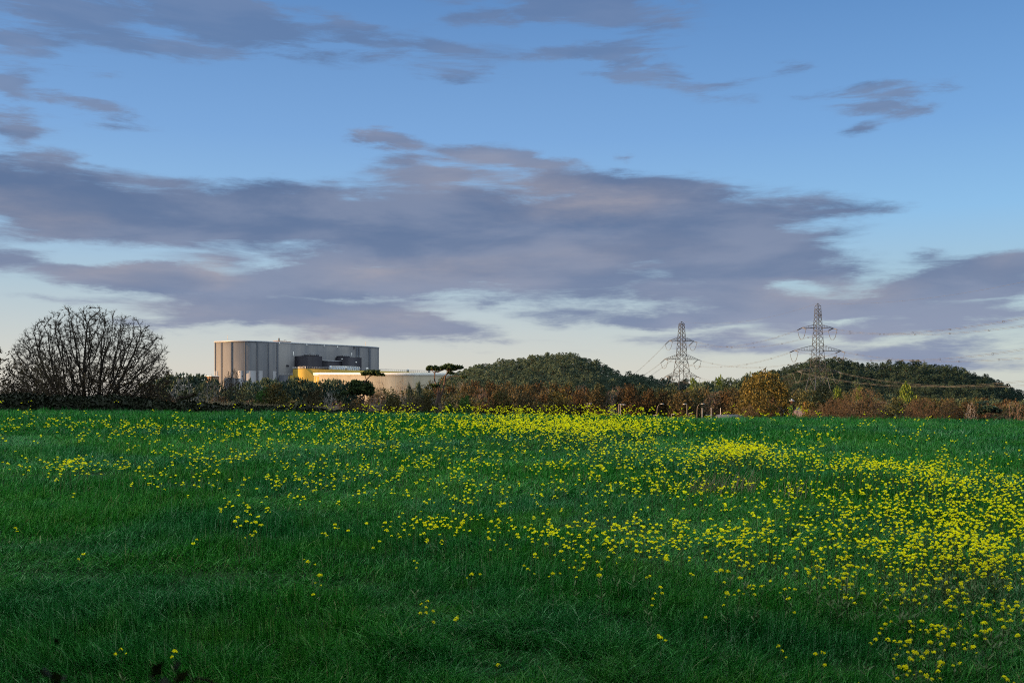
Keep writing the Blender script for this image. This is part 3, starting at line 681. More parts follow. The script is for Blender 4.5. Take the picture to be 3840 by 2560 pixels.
# ------------------------------------------------------------------ pines on the two hills
hill_protos = [proto_pine(s, 7.0, 4.8, M['pine'], .62, 18, 26, 1+s % 2) for s in (1, 2, 3, 4, 5, 6)]
hill_meshes = [merged(p, 'hill_pine') for p in hill_protos]
hr = random.Random(12); hills = []
def on_hill(px, y):
    sk = float(np.interp(px, SKYLINE_X, SKYLINE_Y)); return sk
for (px0, px1, side) in [(1640, 2640, 'left'), (2640, 3960, 'right')]:
    y = HF-6
    while y < HR+16:
        px = px0+hr.uniform(0, 30)
        while px < px1:
            sk = on_hill(px, y)
            yy = y+hr.uniform(-5, 5); x = U(px)*yy; g0 = gz(x, yy)
            top_row = HZ-(g0+7.6-EYE)/yy*F
            base_row = HZ-(g0-EYE)/yy*F
            if sk < 1478 and base_row < 1530 and min(math.hypot(x-146, yy-490), math.hypot(x-101, yy-612)) > 13: hills.append((x, yy, g0, px, side, top_row))
            px += hr.uniform(17, 31)*600/y
        y += hr.uniform(8.5, 10.5)
hills.sort(key=lambda t: t[1])
print('hill pines', len(hills))
# trees standing tall on the skyline first, then the nearest ones; the remainder is one wood
sky_first = sorted(hills, key=lambda t: -t[1])[:0]
for side, lab in (('left', 'dark green pine in the dense wood on the rounded hill left of the two pylons'), ('right', 'dark green pine in the dense wood on the long hill behind the tall right pylon')):
    sel = [t for t in hills if t[4] == side]
    front = sorted(sel, key=lambda t: t[1]); n_ind = 148
    step_ = max(1, len(front)/n_ind); chosen = set(int(k*step_) for k in range(n_ind))
    restV, restQ, restM, off = [], [], [], 0
    for i, (x, y, g0, px, sd, tr) in enumerate(front):
        k = hr.randrange(6); s_ = hr.choice((.80, .9, .95, 1.0, 1.18))*hr.uniform(.85, 1.12); rz = hr.uniform(0, 6.28)
        if i in chosen:
            o = link('hill_pine', hill_meshes[k], None, (x, y, g0-.3), rz, (s_*1.12, s_*1.12, s_)); tag(o, lab, 'pine tree', 'pines on the %s hill' % side)
        else:
            me = hill_meshes[k]; V = np.empty(len(me.vertices)*3, np.float32); me.vertices.foreach_get('co', V); V = V.reshape(-1, 3); q = np.empty(len(me.loops), np.int32); me.loops.foreach_get('vertex_index', q)
            c, s2 = math.cos(rz), math.sin(rz); V = np.stack([(V[:, 0]*c-V[:, 1]*s2)*s_*1.12+x, (V[:, 0]*s2+V[:, 1]*c)*s_*1.12+y, V[:, 2]*s_+g0-.3], 1)
            mi_ = np.empty(len(me.polygons), np.int32); me.polygons.foreach_get('material_index', mi_)
            restV.append(V); restQ.append(q.reshape(-1, 4)+off); restM.append(mi_); off += len(V)
    if restV: tag(link('pine_wood', mesh_np('pine_wood', np.concatenate(restV), np.concatenate(restQ), None, tuple(hill_meshes[0].materials), np.concatenate(restM))), 'mass of dark green pines filling the gaps on the %s hill' % side, 'wood', kind='stuff')

# ------------------------------------------------------------------ kinds of tree for the middle distance
T = {}
T['round'] = [proto_tree(s, 8, 7.6, 1.6, 190, .62, M['rust'], M['bark'], .30, 9, .02, 2, .55, stems=3, low=.25, shell=.45) for s in (11, 12, 13, 14)]
T['tall'] = [proto_tree(s, 10, 6.2, 2.2, 190, .66, M['olive'], M['bark_grey'], .30, 6, .02, 2, .6, stems=2, low=.25, shell=.5) for s in (21, 22, 23)]
T['bare'] = [proto_tree(s, 8, 7, 1.5, 330, .42, None, M['bark_pale'], .2, 0, .020, 3, .6, stems=3, low=.3, shell=.6, trop=(0, 0, .18)) for s in (31, 32, 33)]
T['twiggy'] = [proto_tree(s, 7, 7.2, .7, 330, .40, M['rust'], M['twig_red'], .16, 1, .020, 4, .55, stems=6, low=.25, shell=.6, trop=(0, 0, .3), keep=.8) for s in (41, 42, 43)]
T['pine'] = [proto_pine(s, 9, 8.0, M['pine'], .55, 34, 60, 3) for s in (51, 52, 53)]
T['greenbush'] = [proto_tree(s, 4, 4.6, .4, 120, .4, M['green'], M['bark'], .22, 14, .02, 2, .35, stems=4, low=.3) for s in (61, 62)]
def kinds(key, leaf=None, bark=None): return [remat(p, leaf, bark) for p in T[key]]
K = {
 'rust': (kinds('round', M['rust']), 'autumn_tree', 'rust brown leafy tree', 'tree'),
 'olive': (kinds('round', M['olive']), 'autumn_tree', 'dull olive brown leafy tree', 'tree'),
 'golden': (kinds('round', M['golden']), 'autumn_tree', 'golden brown leafy tree', 'tree'),
 'tall': (kinds('tall', M['olive']), 'autumn_tree', 'tall thin-crowned olive tree', 'tree'),
 'bare': (kinds('bare', None, M['bark_grey']), 'bare_tree', 'leafless grey-brown tree', 'tree'),
 'pink': (kinds('bare', None, M['twig_pink']), 'bare_tree', 'leafless pinkish brown twiggy tree', 'tree'),
 'twiggy': (kinds('twiggy'), 'thicket_bush', 'reddish brown twiggy bush', 'bush'),
 'brown': (kinds('round', M['brown_leaf']), 'autumn_tree', 'dark brown leafy tree', 'tree'),
 'pine': (kinds('pine'), 'pine_tree', 'dark bushy pine', 'tree'),
}
wr = random.Random(77)
BAND_X = [-200, 560, 700, 950, 1100, 1200, 1400, 1500, 1700, 1900, 2000, 2200, 2400, 2600, 2750, 2900, 3100, 3350, 3600, 3840, 4100]
BAND_Y = [1500, 1480, 1474, 1468, 1462, 1468, 1468, 1446, 1436, 1442, 1442, 1448, 1452, 1462, 1466, 1462, 1470, 1488, 1494, 1502, 1505]
def zone(px):
    for a, b_, nm in [(-999, 1000, 'before the grey block'), (1000, 1760, 'below the cream hall'), (1760, 2350, 'below the rounded left hill'), (2350, 2760, 'between the two pylons'), (2760, 3300, 'around the tall pylon foot'), (3300, 9999, 'below the long hill end')]:
        if a <= px < b_: return nm
rows = [(150, 1.0, 78), (178, .72, 74), (212, .45, 70), (255, .2, 66), (305, .0, 62)]
for (d, drop, sp) in rows:
    px = -260+wr.uniform(0, 50)
    while px < 4100:
        top = float(np.interp(px, BAND_X, BAND_Y)); top = top+(1518-top)*drop*wr.uniform(.8, 1.1)+wr.uniform(-7, 7)
        if 780 < px < 1300 and d > 180: pool = ['pine', 'pine', 'olive']
        elif px < 900: pool = ['pine', 'bare', 'brown', 'pink', 'pine']
        elif px < 1750: pool = ['rust', 'olive', 'bare', 'brown', 'pink', 'twiggy', 'tall', 'golden'] if d < 220 else ['olive', 'tall', 'bare', 'brown']
        elif px < 2780: pool = ['rust', 'brown', 'olive', 'golden', 'brown', 'rust', 'olive'] if d < 200 else ['pink', 'rust', 'pink', 'olive', 'rust', 'brown']
        elif px < 3350: pool = ['twiggy', 'olive', 'brown', 'bare'] if d < 230 else ['olive', 'tall', 'pine']
        else: pool = ['twiggy', 'brown', 'pink', 'olive'] if d < 200 else ['pine', 'pine', 'brown', 'olive']
        if not ((2890 < px < 3040 and d < 240) or (2640 < px < 2800 and d < 190)):
            kd_, nm, desc, cat = K[wr.choice(pool)]
            open_lamps = 2180 < px < 2760 and d < 230
            if not open_lamps:
                big = wr.uniform(.85, 1.25); wpx = sp*1.6*big*(1.0 if d < 240 else .95)
                rr = wr.choice(kd_)
                random.seed(int(px*7+d))
                put_tree(rr, nm, '%s, %s row of wood %s' % (desc, {150: 'front', 178: 'second', 212: 'middle', 255: 'fourth', 305: 'back'}[d], zone(px)), cat, px, d+wr.uniform(-9, 9), top, wpx, 'trees of the wood '+zone(px))
        px += sp*wr.uniform(.7, 1.15)
# ------------------------------------------------------------------ the big bare sycamore at the left
def big_tree():
    g = random.Random(4); d = 95.0; m_px = d/F; W2 = 318*m_px; H = (HZ-1142)*m_px+2.9
    cx, cy = U(322)*d, d; base = gz(cx, cy)
    top = EYE+(HZ-1150)*m_px-base
    def env(ang):       # reach of the dome by angle from the horizontal (0 = right, pi = left), seen from the field
        pts = [(-.12, 7.4), (0.03, 7.9), (.13, 8.1), (.22, 7.0), (.30, 7.9), (.42, 8.3), (.52, 8.0), (.62, 9.0), (.8, 9.3), (1.05, 9.1), (1.3, 9.0), (1.57, 9.05), (1.8, 9.2), (2.05, 8.8), (2.3, 8.5), (2.55, 8.0), (2.72, 7.3), (2.86, 7.6), (3.05, 7.9), (3.25, 7.3)]
        return float(np.interp(ang, [p[0] for p in pts], [p[1] for p in pts]))
    o = Vector((0, 0, 2.4)); att = []
    kx = W2/7.5; kz = (top-2.4)/9.05
    while len(att) < 6800:
        a = g.uniform(-.14, 3.27); rr = g.uniform(0, 1)**.36; e = env(a)*rr
        yy = g.uniform(-1, 1); fl = math.sqrt(max(0, 1-yy*yy*.9))
        x = math.cos(a)*e*kx*fl; z = math.sin(a)*e*kz*fl
        att.append((x, yy*4.0*rr, 2.4+z))
    nodes = [Vector((0, 0, -.4))]; par = [0]
    for k, (dx, dy, n_) in enumerate([(0, 0, 6), (.5, .1, 6), (-.5, -.1, 6), (.95, -.2, 5), (-1.0, .2, 5), (.2, .5, 6), (-.25, -.5, 6)]):
        p = Vector((dx*.35, dy*.35, -.2)); kk = 0
        for q in range(n_):
            p = p+Vector((dx+g.gauss(0, .12), dy+g.gauss(0, .12), 1.0)).normalized()*.42; nodes.append(p); par.append(kk); kk = len(nodes)-1
    nodes, par = colonize(att, nodes, par, .24, 9, .26, 140, (0, 0, .05), .07, 4)
    mb, pts, ends = limbs(nodes, par, .0155, 2.40, .36, 5, 6, .40, 8, .30, .50)
    r = thing('bare_sycamore', 'huge leafless spreading tree with a domed fan of dark twigs at the far left', 'tree', (cx, cy, base))
    mb.build('trunk', M['bark'], r)
    low = ends[(ends[:, 2] < 6.2)]; V_, Q_ = cards(low, .13, 1, .12, 3, keep=.25); V2, Q2 = cards(ends, .08, 1, .05, 4, keep=.05)
    link('crown', mesh_np('crown', np.concatenate([V_, V2]), np.concatenate([Q_, Q2+len(V_)]), None, (M['brown_leaf'],)), r)
    print('sycamore nodes', len(nodes))
big_tree()
# its neighbours
random.seed(5)
lt = proto_tree(71, 9, 9, 2.2, 420, .45, M['brown_leaf'], M['bark'], .16, 2, .02, 3, .45, stems=3, low=.2, shell=.55)
put_tree(lt, 'bare_tree', 'dark tree cut off by the left edge of the photo', 'tree', -150, 90, 1255, 470)
for (px, top, d, w_, lab) in [(90, 1395, 88, 70, 'leftmost thin sapling rising from the tall hedge under the big bare tree'), (152, 1330, 89, 80, 'tall straight-stemmed sapling rising from the hedge under the big bare tree'), (215, 1370, 90, 70, 'thin sapling close to the left of the big bare trunk'), (20, 1440, 86, 70, 'short twiggy sapling at the left edge on the tall hedge')]:
    put_tree(T['twiggy'][px % 3], 'sapling', lab, 'sapling', px, d, top, w_, 'saplings in the tall hedge')
random.seed(6)
for (px, top, w_, lab) in [(60, 1446, 170, 'leftmost brown twiggy bush behind the tall dark hedge'), (185, 1440, 170, 'brown twiggy bush behind the hedge left of the big bare trunk'), (300, 1432, 200, 'brown twiggy bush at the foot of the big bare tree'), (430, 1440, 180, 'brown twiggy bush right of the big bare trunk'), (545, 1452, 150, 'low twiggy bush where the tall hedge drops')]:
    put_tree(K['twiggy'][0][px % 3], 'thicket_bush', lab, 'bush', px, 99, top, w_, 'bushes behind the tall hedge')

# ------------------------------------------------------------------ hedges
def hedge(name, label, pts, width, leafm, leaf, dens, seed):
    """pts: (px, d, top row). A clipped-looking but lumpy wall of leaves over a dark woody core"""
    g = np.random.default_rng(seed); P_ = []
    for (a, b_) in zip(pts[:-1], pts[1:]):
        for t in np.linspace(0, 1, 24, endpoint=False): P_.append([a[k]*(1-t)+b_[k]*t for k in range(3)])
    P_.append(list(pts[-1])); X = np.array([U(p[0])*p[1] for p in P_]); Y = np.array([p[1] for p in P_]); G = ground(X, Y)-.2
    Tz = np.array([EYE+(HZ-p[2])/F*p[1] for p in P_]); s = np.arange(len(P_))*1.0
    Tz = np.maximum(Tz, G+.7)+(vnoise(s*.45, s*0, seed)-.5)*.30+(vnoise(s*.13, s*0+4, seed)-.5)*.35
    ds = np.hypot(np.gradient(X), np.gradient(Y)); nx = -np.gradient(Y)/ds; ny = np.gradient(X)/ds
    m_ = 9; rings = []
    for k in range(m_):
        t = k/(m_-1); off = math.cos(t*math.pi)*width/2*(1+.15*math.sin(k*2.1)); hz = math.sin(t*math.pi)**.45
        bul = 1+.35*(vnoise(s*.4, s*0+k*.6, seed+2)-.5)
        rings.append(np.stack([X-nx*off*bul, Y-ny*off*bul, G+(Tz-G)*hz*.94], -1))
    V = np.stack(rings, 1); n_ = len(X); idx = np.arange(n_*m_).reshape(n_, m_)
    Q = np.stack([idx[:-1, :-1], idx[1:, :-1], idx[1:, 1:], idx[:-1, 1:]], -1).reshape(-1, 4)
    Vf = V.reshape(-1, 3); c = Vf[Q].mean(1); ar = np.linalg.norm(np.cross(Vf[Q[:, 1]]-Vf[Q[:, 0]], Vf[Q[:, 3]]-Vf[Q[:, 0]]), axis=1)
    k = g.choice(len(Q), int(ar.sum()*dens), p=ar/ar.sum()); w4 = g.dirichlet((1, 1, 1, 1), len(k)); pts3 = (Vf[Q[k]]*w4[:, :, None]).sum(1)
    Vc, Qc = cards(pts3, leaf, 1, .10, seed, .3)
    r = thing(name, label, 'hedge', (float(X[0]), float(Y[0]), float(G[0])))
    o0 = np.array([X[0], Y[0], G[0]])
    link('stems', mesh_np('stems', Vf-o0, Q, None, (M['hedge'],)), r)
    link('foliage', mesh_np('foliage', Vc-o0, Qc, None, (leafm,)), r)
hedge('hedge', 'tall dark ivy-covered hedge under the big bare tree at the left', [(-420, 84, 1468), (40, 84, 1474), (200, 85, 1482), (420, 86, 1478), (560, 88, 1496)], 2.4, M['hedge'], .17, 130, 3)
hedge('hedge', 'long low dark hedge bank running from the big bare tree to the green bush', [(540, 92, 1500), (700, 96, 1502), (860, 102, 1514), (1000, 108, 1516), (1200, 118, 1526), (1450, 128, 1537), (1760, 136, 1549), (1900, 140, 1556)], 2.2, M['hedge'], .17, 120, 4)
# pale dead grass along the far side of the low hedge
g = np.random.default_rng(8); mb = MB(); A, B_, ra, rb = [], [], [], []
for (p0, p1, n_, d, hh) in [(728, 900, 900, 107, 1.0), (900, 1090, 500, 112, .7), (1120, 1260, 700, 128, .8), (1400, 1540, 500, 140, .7), (1560, 1640, 200, 142, .6)]:
    px = g.uniform(p0, p1, n_); dd = d+g.uniform(0, 7, n_); x = U(px)*dd; z = ground(x, dd); rowtop = np.interp(px, [728, 900, 1250, 1640], [1504, 1510, 1526, 1544]); zt = EYE+(HZ-rowtop)/F*dd+g.uniform(-.5, .15, n_)*hh
    h = np.maximum(zt-z, .5); lx = g.normal(.12, .12, n_)
    A += list(np.stack([x, dd, z], -1)); B_ += list(np.stack([x+lx*h, dd+g.normal(0, .1, n_), z+h], -1)); ra += [.035]*n_; rb += [.008]*n_
mb.segs(A, B_, ra, rb, 3)
tag(mb.build('dead_grass', M['dry_grass']), 'pale dead grass standing in a strip behind the low hedge bank', 'grass', kind='stuff')

# ------------------------------------------------------------------ two wind-shaped umbrella pines
def needle_pads(pads, d, seed, dens=1.0, tuft=.42):
    """pads: (px, py, rx, ry) flattened clumps of needles"""
    g = np.random.default_rng(seed); C_, Vv = [], []
    k_ = d/F
    for (px, py, rx, ry) in pads:
        n_ = int(max(20, rx*ry*1.1*dens)); th = g.uniform(0, 2*math.pi, n_); rr = g.uniform(0, 1, n_)**.5; zz = g.uniform(-1, 1, n_)
        lump = .75+.35*np.sin(th*3+seed)*np.cos(th*5+px)
        x = (px-1920+np.cos(th)*rr*rx*lump)*k_; y = d+np.sin(th)*rr*rx*.75*lump*k_; z = EYE+(HZ-py+zz*ry*1.2*np.sqrt(1-rr**2*.8)*(.8+.5*np.sin(th*4))+np.sin(th*2+px)*ry*.5*rr)*k_
        C_.append(np.stack([x, y, z], -1))
    P_ = np.concatenate(C_); n_ = len(P_); D = g.normal(0, .8, (n_, 3)); D[:, 2] += .55; D /= np.linalg.norm(D, axis=1, keepdims=True)
    s = tuft*g.uniform(.5, 1.2, (n_, 1)); e = np.cross(D, g.normal(0, 1, D.shape)); e /= np.linalg.norm(e, axis=1, keepdims=True)
    V = np.stack([P_-D*s*.4, P_+e*s*.26, P_+D*s*.6, P_-e*s*.26], 1).reshape(-1, 3)
    return V, np.arange(n_*4).reshape(-1, 4)
def shaped_pine(name, label, d, trunks, pads, seed, barkm, dens=1.0, tuft=.42, leafm=None):
    k_ = d/F; ox, oy = U(trunks[0][0][0])*d, d; g0 = gz(ox, oy)
    r = thing(name, label, 'pine tree', (ox, oy, g0)); o0 = np.array([ox, oy, g0]); mb = MB(); rg = random.Random(seed)
    for tr in trunks:
        P_ = [np.array([U(p[0])*d, d+(p[3] if len(p) > 3 else 0), EYE+(HZ-p[1])*k_])-o0 for p in tr]; rad = [p[2]*k_/2 for p in tr]
        if tr is trunks[0]: P_[0][2] = -.3
        mb.tube(P_, rad, 7, 5)
    V, Q = needle_pads(pads, d, seed, dens, tuft)
    # fine branches from the trunk tips into the pads
    for (px, py, rx, ry) in pads:
        tips = [t[-1] for t in trunks]+[t[len(t)//2] for t in trunks]; t0 = min(tips, key=lambda t: math.hypot(t[0]-px, (t[1]-py)*1.5))
        a = np.array([U(t0[0])*d, d, EYE+(HZ-t0[1])*k_])-o0
        for q in range(5):
            e = np.array([U(px+rg.uniform(-.75, .75)*rx)*d, d+rg.uniform(-.5, .5)*rx*k_, EYE+(HZ-py-rg.uniform(-.3, .5)*ry)*k_])-o0
            mb.tube([a, (a+e)/2+np.array([0, 0, -.18]), e], [.07, .05, .02], 4, 3)
    mb.build('trunk', barkm, r, smooth=True); link('crown', mesh_np('crown', V-o0, Q, None, (leafm or M['pine_dark'],)), r)
shaped_pine('umbrella_pine', 'twisted-trunk pine with a broad dark crown and a small flat crown above it', 148,
    [[(1362, 1560, 10), (1362, 1520, 9), (1361, 1503, 9), (1355, 1498, 6), (1351, 1492, 5), (1358, 1486, 5), (1366, 1478, 5)], [(1361, 1503, 8), (1366, 1492, 5), (1363, 1480, 5), (1350, 1462, 4), (1330, 1468, 3)],
     [(1366, 1480, 6), (1378, 1460, 5), (1369, 1440, 5), (1374, 1424, 5), (1383, 1414, 4), (1388, 1408, 3)], [(1374, 1424, 3), (1370, 1412, 2.5), (1374, 1402, 2)], [(1388, 1410, 3), (1408, 1402, 2)]],
    [(1352, 1452, 46, 17), (1330, 1466, 34, 10), (1378, 1462, 26, 14), (1345, 1440, 34, 9), (1296, 1473, 15, 5), (1392, 1472, 14, 7), (1385, 1397, 26, 6), (1412, 1400, 22, 5), (1365, 1402, 12, 4), (1432, 1404, 14, 3.4), (1402, 1392, 22, 3)], 3, M['bark_red'], 2.1, .5)
shaped_pine('umbrella_pine', 'tall pine with several bare pinkish stems and flat-topped crowns, left of the rounded hill', 150,
    [[(1634, 1560, 11), (1635, 1522, 9), (1640, 1500, 8), (1642, 1470, 6), (1638, 1446, 5), (1630, 1425, 5), (1631, 1395, 3.5)], [(1642, 1510, 8), (1648, 1480, 6), (1650, 1440, 5), (1660, 1418, 4), (1668, 1408, 3)],
     [(1646, 1510, 8), (1658, 1470, 7), (1666, 1440, 7), (1668, 1418, 6), (1674, 1402, 4), (1682, 1390, 3)], [(1667, 1430, 4), (1685, 1414, 3), (1705, 1410, 2.5), (1738, 1412, 2)], [(1640, 1480, 4), (1630, 1466, 3), (1622, 1462, 2)], [(1631, 1402, 3), (1620, 1390, 2), (1610, 1386, 1.6)], [(1636, 1450, 2.5), (1628, 1446, 2)]],
    [(1622, 1379, 22, 6), (1606, 1384, 12, 3.5), (1634, 1385, 16, 4), (1690, 1379, 34, 7), (1668, 1377, 26, 5), (1715, 1376, 24, 5), (1682, 1371, 24, 4), (1728, 1378, 12, 3), (1690, 1398, 15, 3.4), (1630, 1446, 19, 4.5), (1740, 1413, 15, 2.6), (1652, 1383, 14, 4)], 9, M['bark_red'], 2.3, .46)
shaped_pine('umbrella_pine', 'small low pine with crooked reddish trunks at the far right end of the field', 140,
    [[(3700, 1590, 8), (3698, 1566, 7), (3694, 1556, 6), (3684, 1548, 4), (3676, 1542, 3)], [(3698, 1575, 7), (3706, 1560, 6), (3716, 1552, 4), (3722, 1544, 3)], [(3700, 1570, 5), (3720, 1562, 4), (3745, 1566, 3)]],
    [(3695, 1533, 30, 8), (3725, 1534, 26, 8), (3680, 1545, 18, 5), (3742, 1541, 18, 5), (3708, 1527, 26, 5)], 6, M['bark_red'], 3.2, .36, M['pine'])

# ------------------------------------------------------------------ single trees one can pick out
random.seed(21)
def special(key, px, d, top, w_, label, leaf=None, bark=None, v=0, name=None, cat='tree'):
    p = remat(T[key][v % len(T[key])], leaf, bark)
    return put_tree(p, name or {'round': 'autumn_tree', 'tall': 'autumn_tree', 'bare': 'bare_tree', 'twiggy': 'thicket_bush', 'pine': 'pine_tree', 'greenbush': 'green_bush'}[key], label, cat, px, d, top, w_)
special('bare', 690, 118, 1418, 150, 'bare tree with pale grey forked limbs beside a mossy fallen log', None, M['bark_pale'], 0)
special('twiggy', 870, 128, 1396, 130, 'tall thin-leaved brown tree standing against the lit end of the grey block', M['brown_leaf'], M['bark'], 1, 'autumn_tree')
special('bare', 790, 125, 1430, 110, 'leaning twiggy grey tree right of the pale forked tree', None, M['bark_grey'], 2)
special('round', 1030, 140, 1452, 150, 'broad olive and ochre bush below the grey block building', M['golden'], None, 0, 'thicket_bush', 'bush')
special('round', 985, 144, 1462, 70, 'yellow-green bush left of the broad ochre one', M['green'], None, 2, 'green_bush', 'bush')
special('round', 1180, 136, 1462, 120, 'brown leafy bush with ochre tips below the yellow building end', M['rust'], None, 3)
special('bare', 1240, 130, 1470, 90, 'low pale multi-stemmed bare tree left of the twisted pine', None, M['bark_pale'], 1)
special('bare', 1420, 156, 1427, 80, 'bare rounded tree right of the twisted pine, against the cream wall', None, M['bark_grey'], 0)
special('bare', 1506, 160, 1424, 80, 'bare forked tree before the right half of the cream wall', None, M['bark_grey'], 1)
special('round', 1480, 140, 1492, 90, 'low golden brown tree between the two umbrella pines', M['golden'], None, 1)
special('twiggy', 1555, 140, 1488, 120, 'spreading reddish twiggy bush left of the tall umbrella pine', M['rust'], None, 0, None, 'bush')
special('round', 1608, 138, 1492, 60, 'ochre leafy tree just left of the tall umbrella pine foot', M['golden'], None, 0)
special('greenbush', 1680, 132, 1521, 76, 'low bright green bush at the foot of the tall umbrella pine', None, None, 0, None, 'bush')
special('round', 1742, 136, 1492, 76, 'dark green rounded tree right of the low green bush', M['green'], None, 2, 'evergreen_tree')
special('round', 1880, 138, 1470, 100, 'golden brown tree right of the dark green rounded tree', M['golden'], None, 1)
special('round', 1975, 142, 1478, 90, 'dark rust tree left of the broad amber tree', M['rust'], None, 2)
special('round', 2095, 138, 1468, 150, 'broad amber brown tree at the middle of the wood edge', M['golden'], None, 3)
special('round', 2170, 150, 1484, 90, 'dark brown tree right of the broad amber tree', M['brown_leaf'], None, 0)
gt = proto_tree(81, 10, 12, 2.4, 480, .55, M['golden'], M['bark'], .28, 8, .024, 2, .6, stems=3, low=.36, shell=.42, lumps=7)
random.seed(3); put_tree(gt, 'autumn_tree', 'large golden brown tree left of the tall right pylon, tallest of the wood edge', 'tree', 2872, 168, 1402, 250)
special('round', 2850, 152, 1470, 120, 'bright yellow-brown leafy tree in front of the large golden tree', M['golden'], None, 2)
special('bare', 2948, 178, 1412, 100, 'half bare tree with arching limbs beside the house cupola', M['golden'], M['bark'], 2)
special('round', 2760, 176, 1492, 100, 'low brown tree left of the bright yellow-brown one, over the dark roof', M['rust'], None, 1)
special('round', 2806, 176, 1440, 120, 'olive gold tree at the left shoulder of the large golden tree', M['golden'], None, 1)
special('round', 3092, 172, 1452, 105, 'dark olive tree hiding the right legs of the tall pylon', M['olive'], None, 0)
special('round', 3030, 150, 1506, 90, 'low ochre bush before the left foot of the tall pylon', M['golden'], None, 3, 'thicket_bush', 'bush')
special('greenbush', 2965, 146, 1536, 50, 'small bright green bush right below the house roof', None, None, 1, None, 'bush')
tw = proto_tree(91, 8, 11, .8, 900, .36, M['rust'], M['twig_red'], .15, 1, .018, 4, .5, stems=8, low=.25, shell=.55, trop=(0, 0, .25), keep=.7)
tw2 = proto_tree(92, 7, 13, .6, 900, .36, M['brown_leaf'], M['twig_red'], .15, 1, .018, 4, .5, stems=8, low=.25, shell=.55, trop=(0, 0, .22), keep=.9)
random.seed(9)
put_tree(tw, 'thicket_bush', 'large rounded red-brown twiggy bush right of the tall pylon', 'bush', 3235, 140, 1458, 230)
put_tree(tw2, 'thicket_bush', 'red-brown twiggy bush sloping down left from the largest one', 'bush', 3130, 136, 1500, 180)
put_tree(tw2, 'thicket_bush', 'broad low brown twiggy bush at the right part of the field edge', 'bush', 3460, 138, 1498, 190)
put_tree(tw, 'thicket_bush', 'pinkish brown twiggy bush right of the broad low one', 'bush', 3560, 146, 1504, 110)
special('bare', 3642, 138, 1513, 62, 'small pale fan-shaped bare tree near the right end of the field', None, M['bark_pale'], 0)
special('bare', 3800, 140, 1506, 110, 'domed leafless brown tree close to the right edge', None, M['twig_pink'], 2)
pl = proto_pine(95, 8, 6.0, M['pine_yellow'], .5, 26, 50, 2)
random.seed(14)
for (px, d, top, w_, lab) in [(3398, 190, 1437, 80, 'light yellow-green conifer standing between the two big brown bushes'), (3140, 215, 1452, 60, 'yellow-green conifer behind the dark olive tree by the tall pylon'), (3222, 225, 1450, 50, 'small yellow-green conifer just above the largest brown bush'), (2600, 360, 1418, 60, 'yellow-green pine beside the far left pylon'), (2700, 350, 1410, 60, 'yellow-green pine midway between the pylons')]:
    put_tree(pl, 'pine_tree', lab, 'pine tree', px, d, top, w_, 'light yellow-green conifers')
random.seed(15)
for (px, top, w_) in [(590, 1412, 80), (640, 1404, 80), (690, 1400, 90), (745, 1402, 90), (800, 1412, 60), (1000, 1416, 80), (1040, 1424, 60), (1085, 1420, 70), (1125, 1416, 70), (1165, 1428, 70), (1215, 1424, 70), (1255, 1418, 60), (1290, 1428, 60), (890, 1440, 80), (935, 1424, 60), (1570, 1428, 34), (1535, 1436, 36)]:
    put_tree(T['pine'][px % 3], 'pine_tree', 'dark bushy pine standing before the power station walls', 'pine tree', px, 196+px % 17, top+4, w_*(2.1 if px < 1400 else 1.0), 'pines before the power station')
for (px, top, w_) in [(2650, 1432, 70), (2690, 1424, 70), (2730, 1420, 60), (2775, 1424, 80), (2800, 1410, 90), (2845, 1396, 100), (2895, 1392, 90), (2620, 1436, 60)]:
    put_tree(T['pine'][px % 3], 'pine_tree', 'dark green pine between the two pylons, left of the long hill', 'pine tree', px, 330+px % 23, top, w_*1.5, 'pines between the pylons')
# mossy fallen log
lx, ly = U(708)*112, 112; lg = at(672, 1492, 112); lb = at(725, 1478, 112); mb = MB()
mb.tube([np.array(lg)+(0, 0, -.7), np.array(lg), (np.array(lg)+np.array(lb))/2+(0, 0, -.1), np.array(lb), np.array(at(737, 1474, 112))], [.26, .27, .24, .2, .12], 8, 4)
mb.tube([np.array(at(700, 1484, 112)), np.array(at(694, 1474, 112)), np.array(at(697, 1466, 112))], [.09, .07, .03], 5, 3)
lo = thing('fallen_log', 'leaning mossy log below the pale forked bare tree', 'log', tuple(lg)); mb.V = [v-np.array(lg) for v in mb.V]; mb.build('trunk', M['bark'], lo, smooth=True)
sp = []
for V_ in mb.V: sp.append(V_[::2])
Vm, Qm = cards(np.concatenate(sp), .12, 5, .08, 4, .5); link('moss', mesh_np('moss', Vm, Qm, None, (M['olive'],)), lo)

# ------------------------------------------------------------------ unseen trees added left of the field to keep the low sun off the crop
random.seed(31)
sw = proto_tree(97, 12, 11, 1.2, 300, .8, M['brown_leaf'], M['bark'], .55, 12, .03, 2, .8, stems=4, low=.12, shell=.5)
k = 0
for (x0, y0, x1, y1, n_) in [(-60, -70, -66, 100, 22), (-72, -76, -80, 116, 24), (-84, 112, -98, 150, 7)]:
    for i in range(n_):
        t = i/(n_-1); k += 1
        put_tree(sw, 'autumn_tree', 'unseen tall dense tree added to shade the field from the left', 'tree', xy=(x0+(x1-x0)*t+random.uniform(-2, 2), y0+(y1-y0)*t+random.uniform(-2, 2)), h=random.uniform(12, 15.5), group='unseen shade trees left of the field')

# unseen trees added behind the viewpoint to darken the nearest grass
random.seed(41)
for i, (x, y) in enumerate([(-17, -8), (-9, -10.5), (-1, -9.5), (7, -10.5), (15, -8.5)]):
    put_tree(sw, 'autumn_tree', 'unseen tall dense tree added behind the viewpoint to darken the near grass', 'tree', xy=(x, y), h=random.uniform(10.5, 12.5), group='unseen shade trees behind the near end of the field')

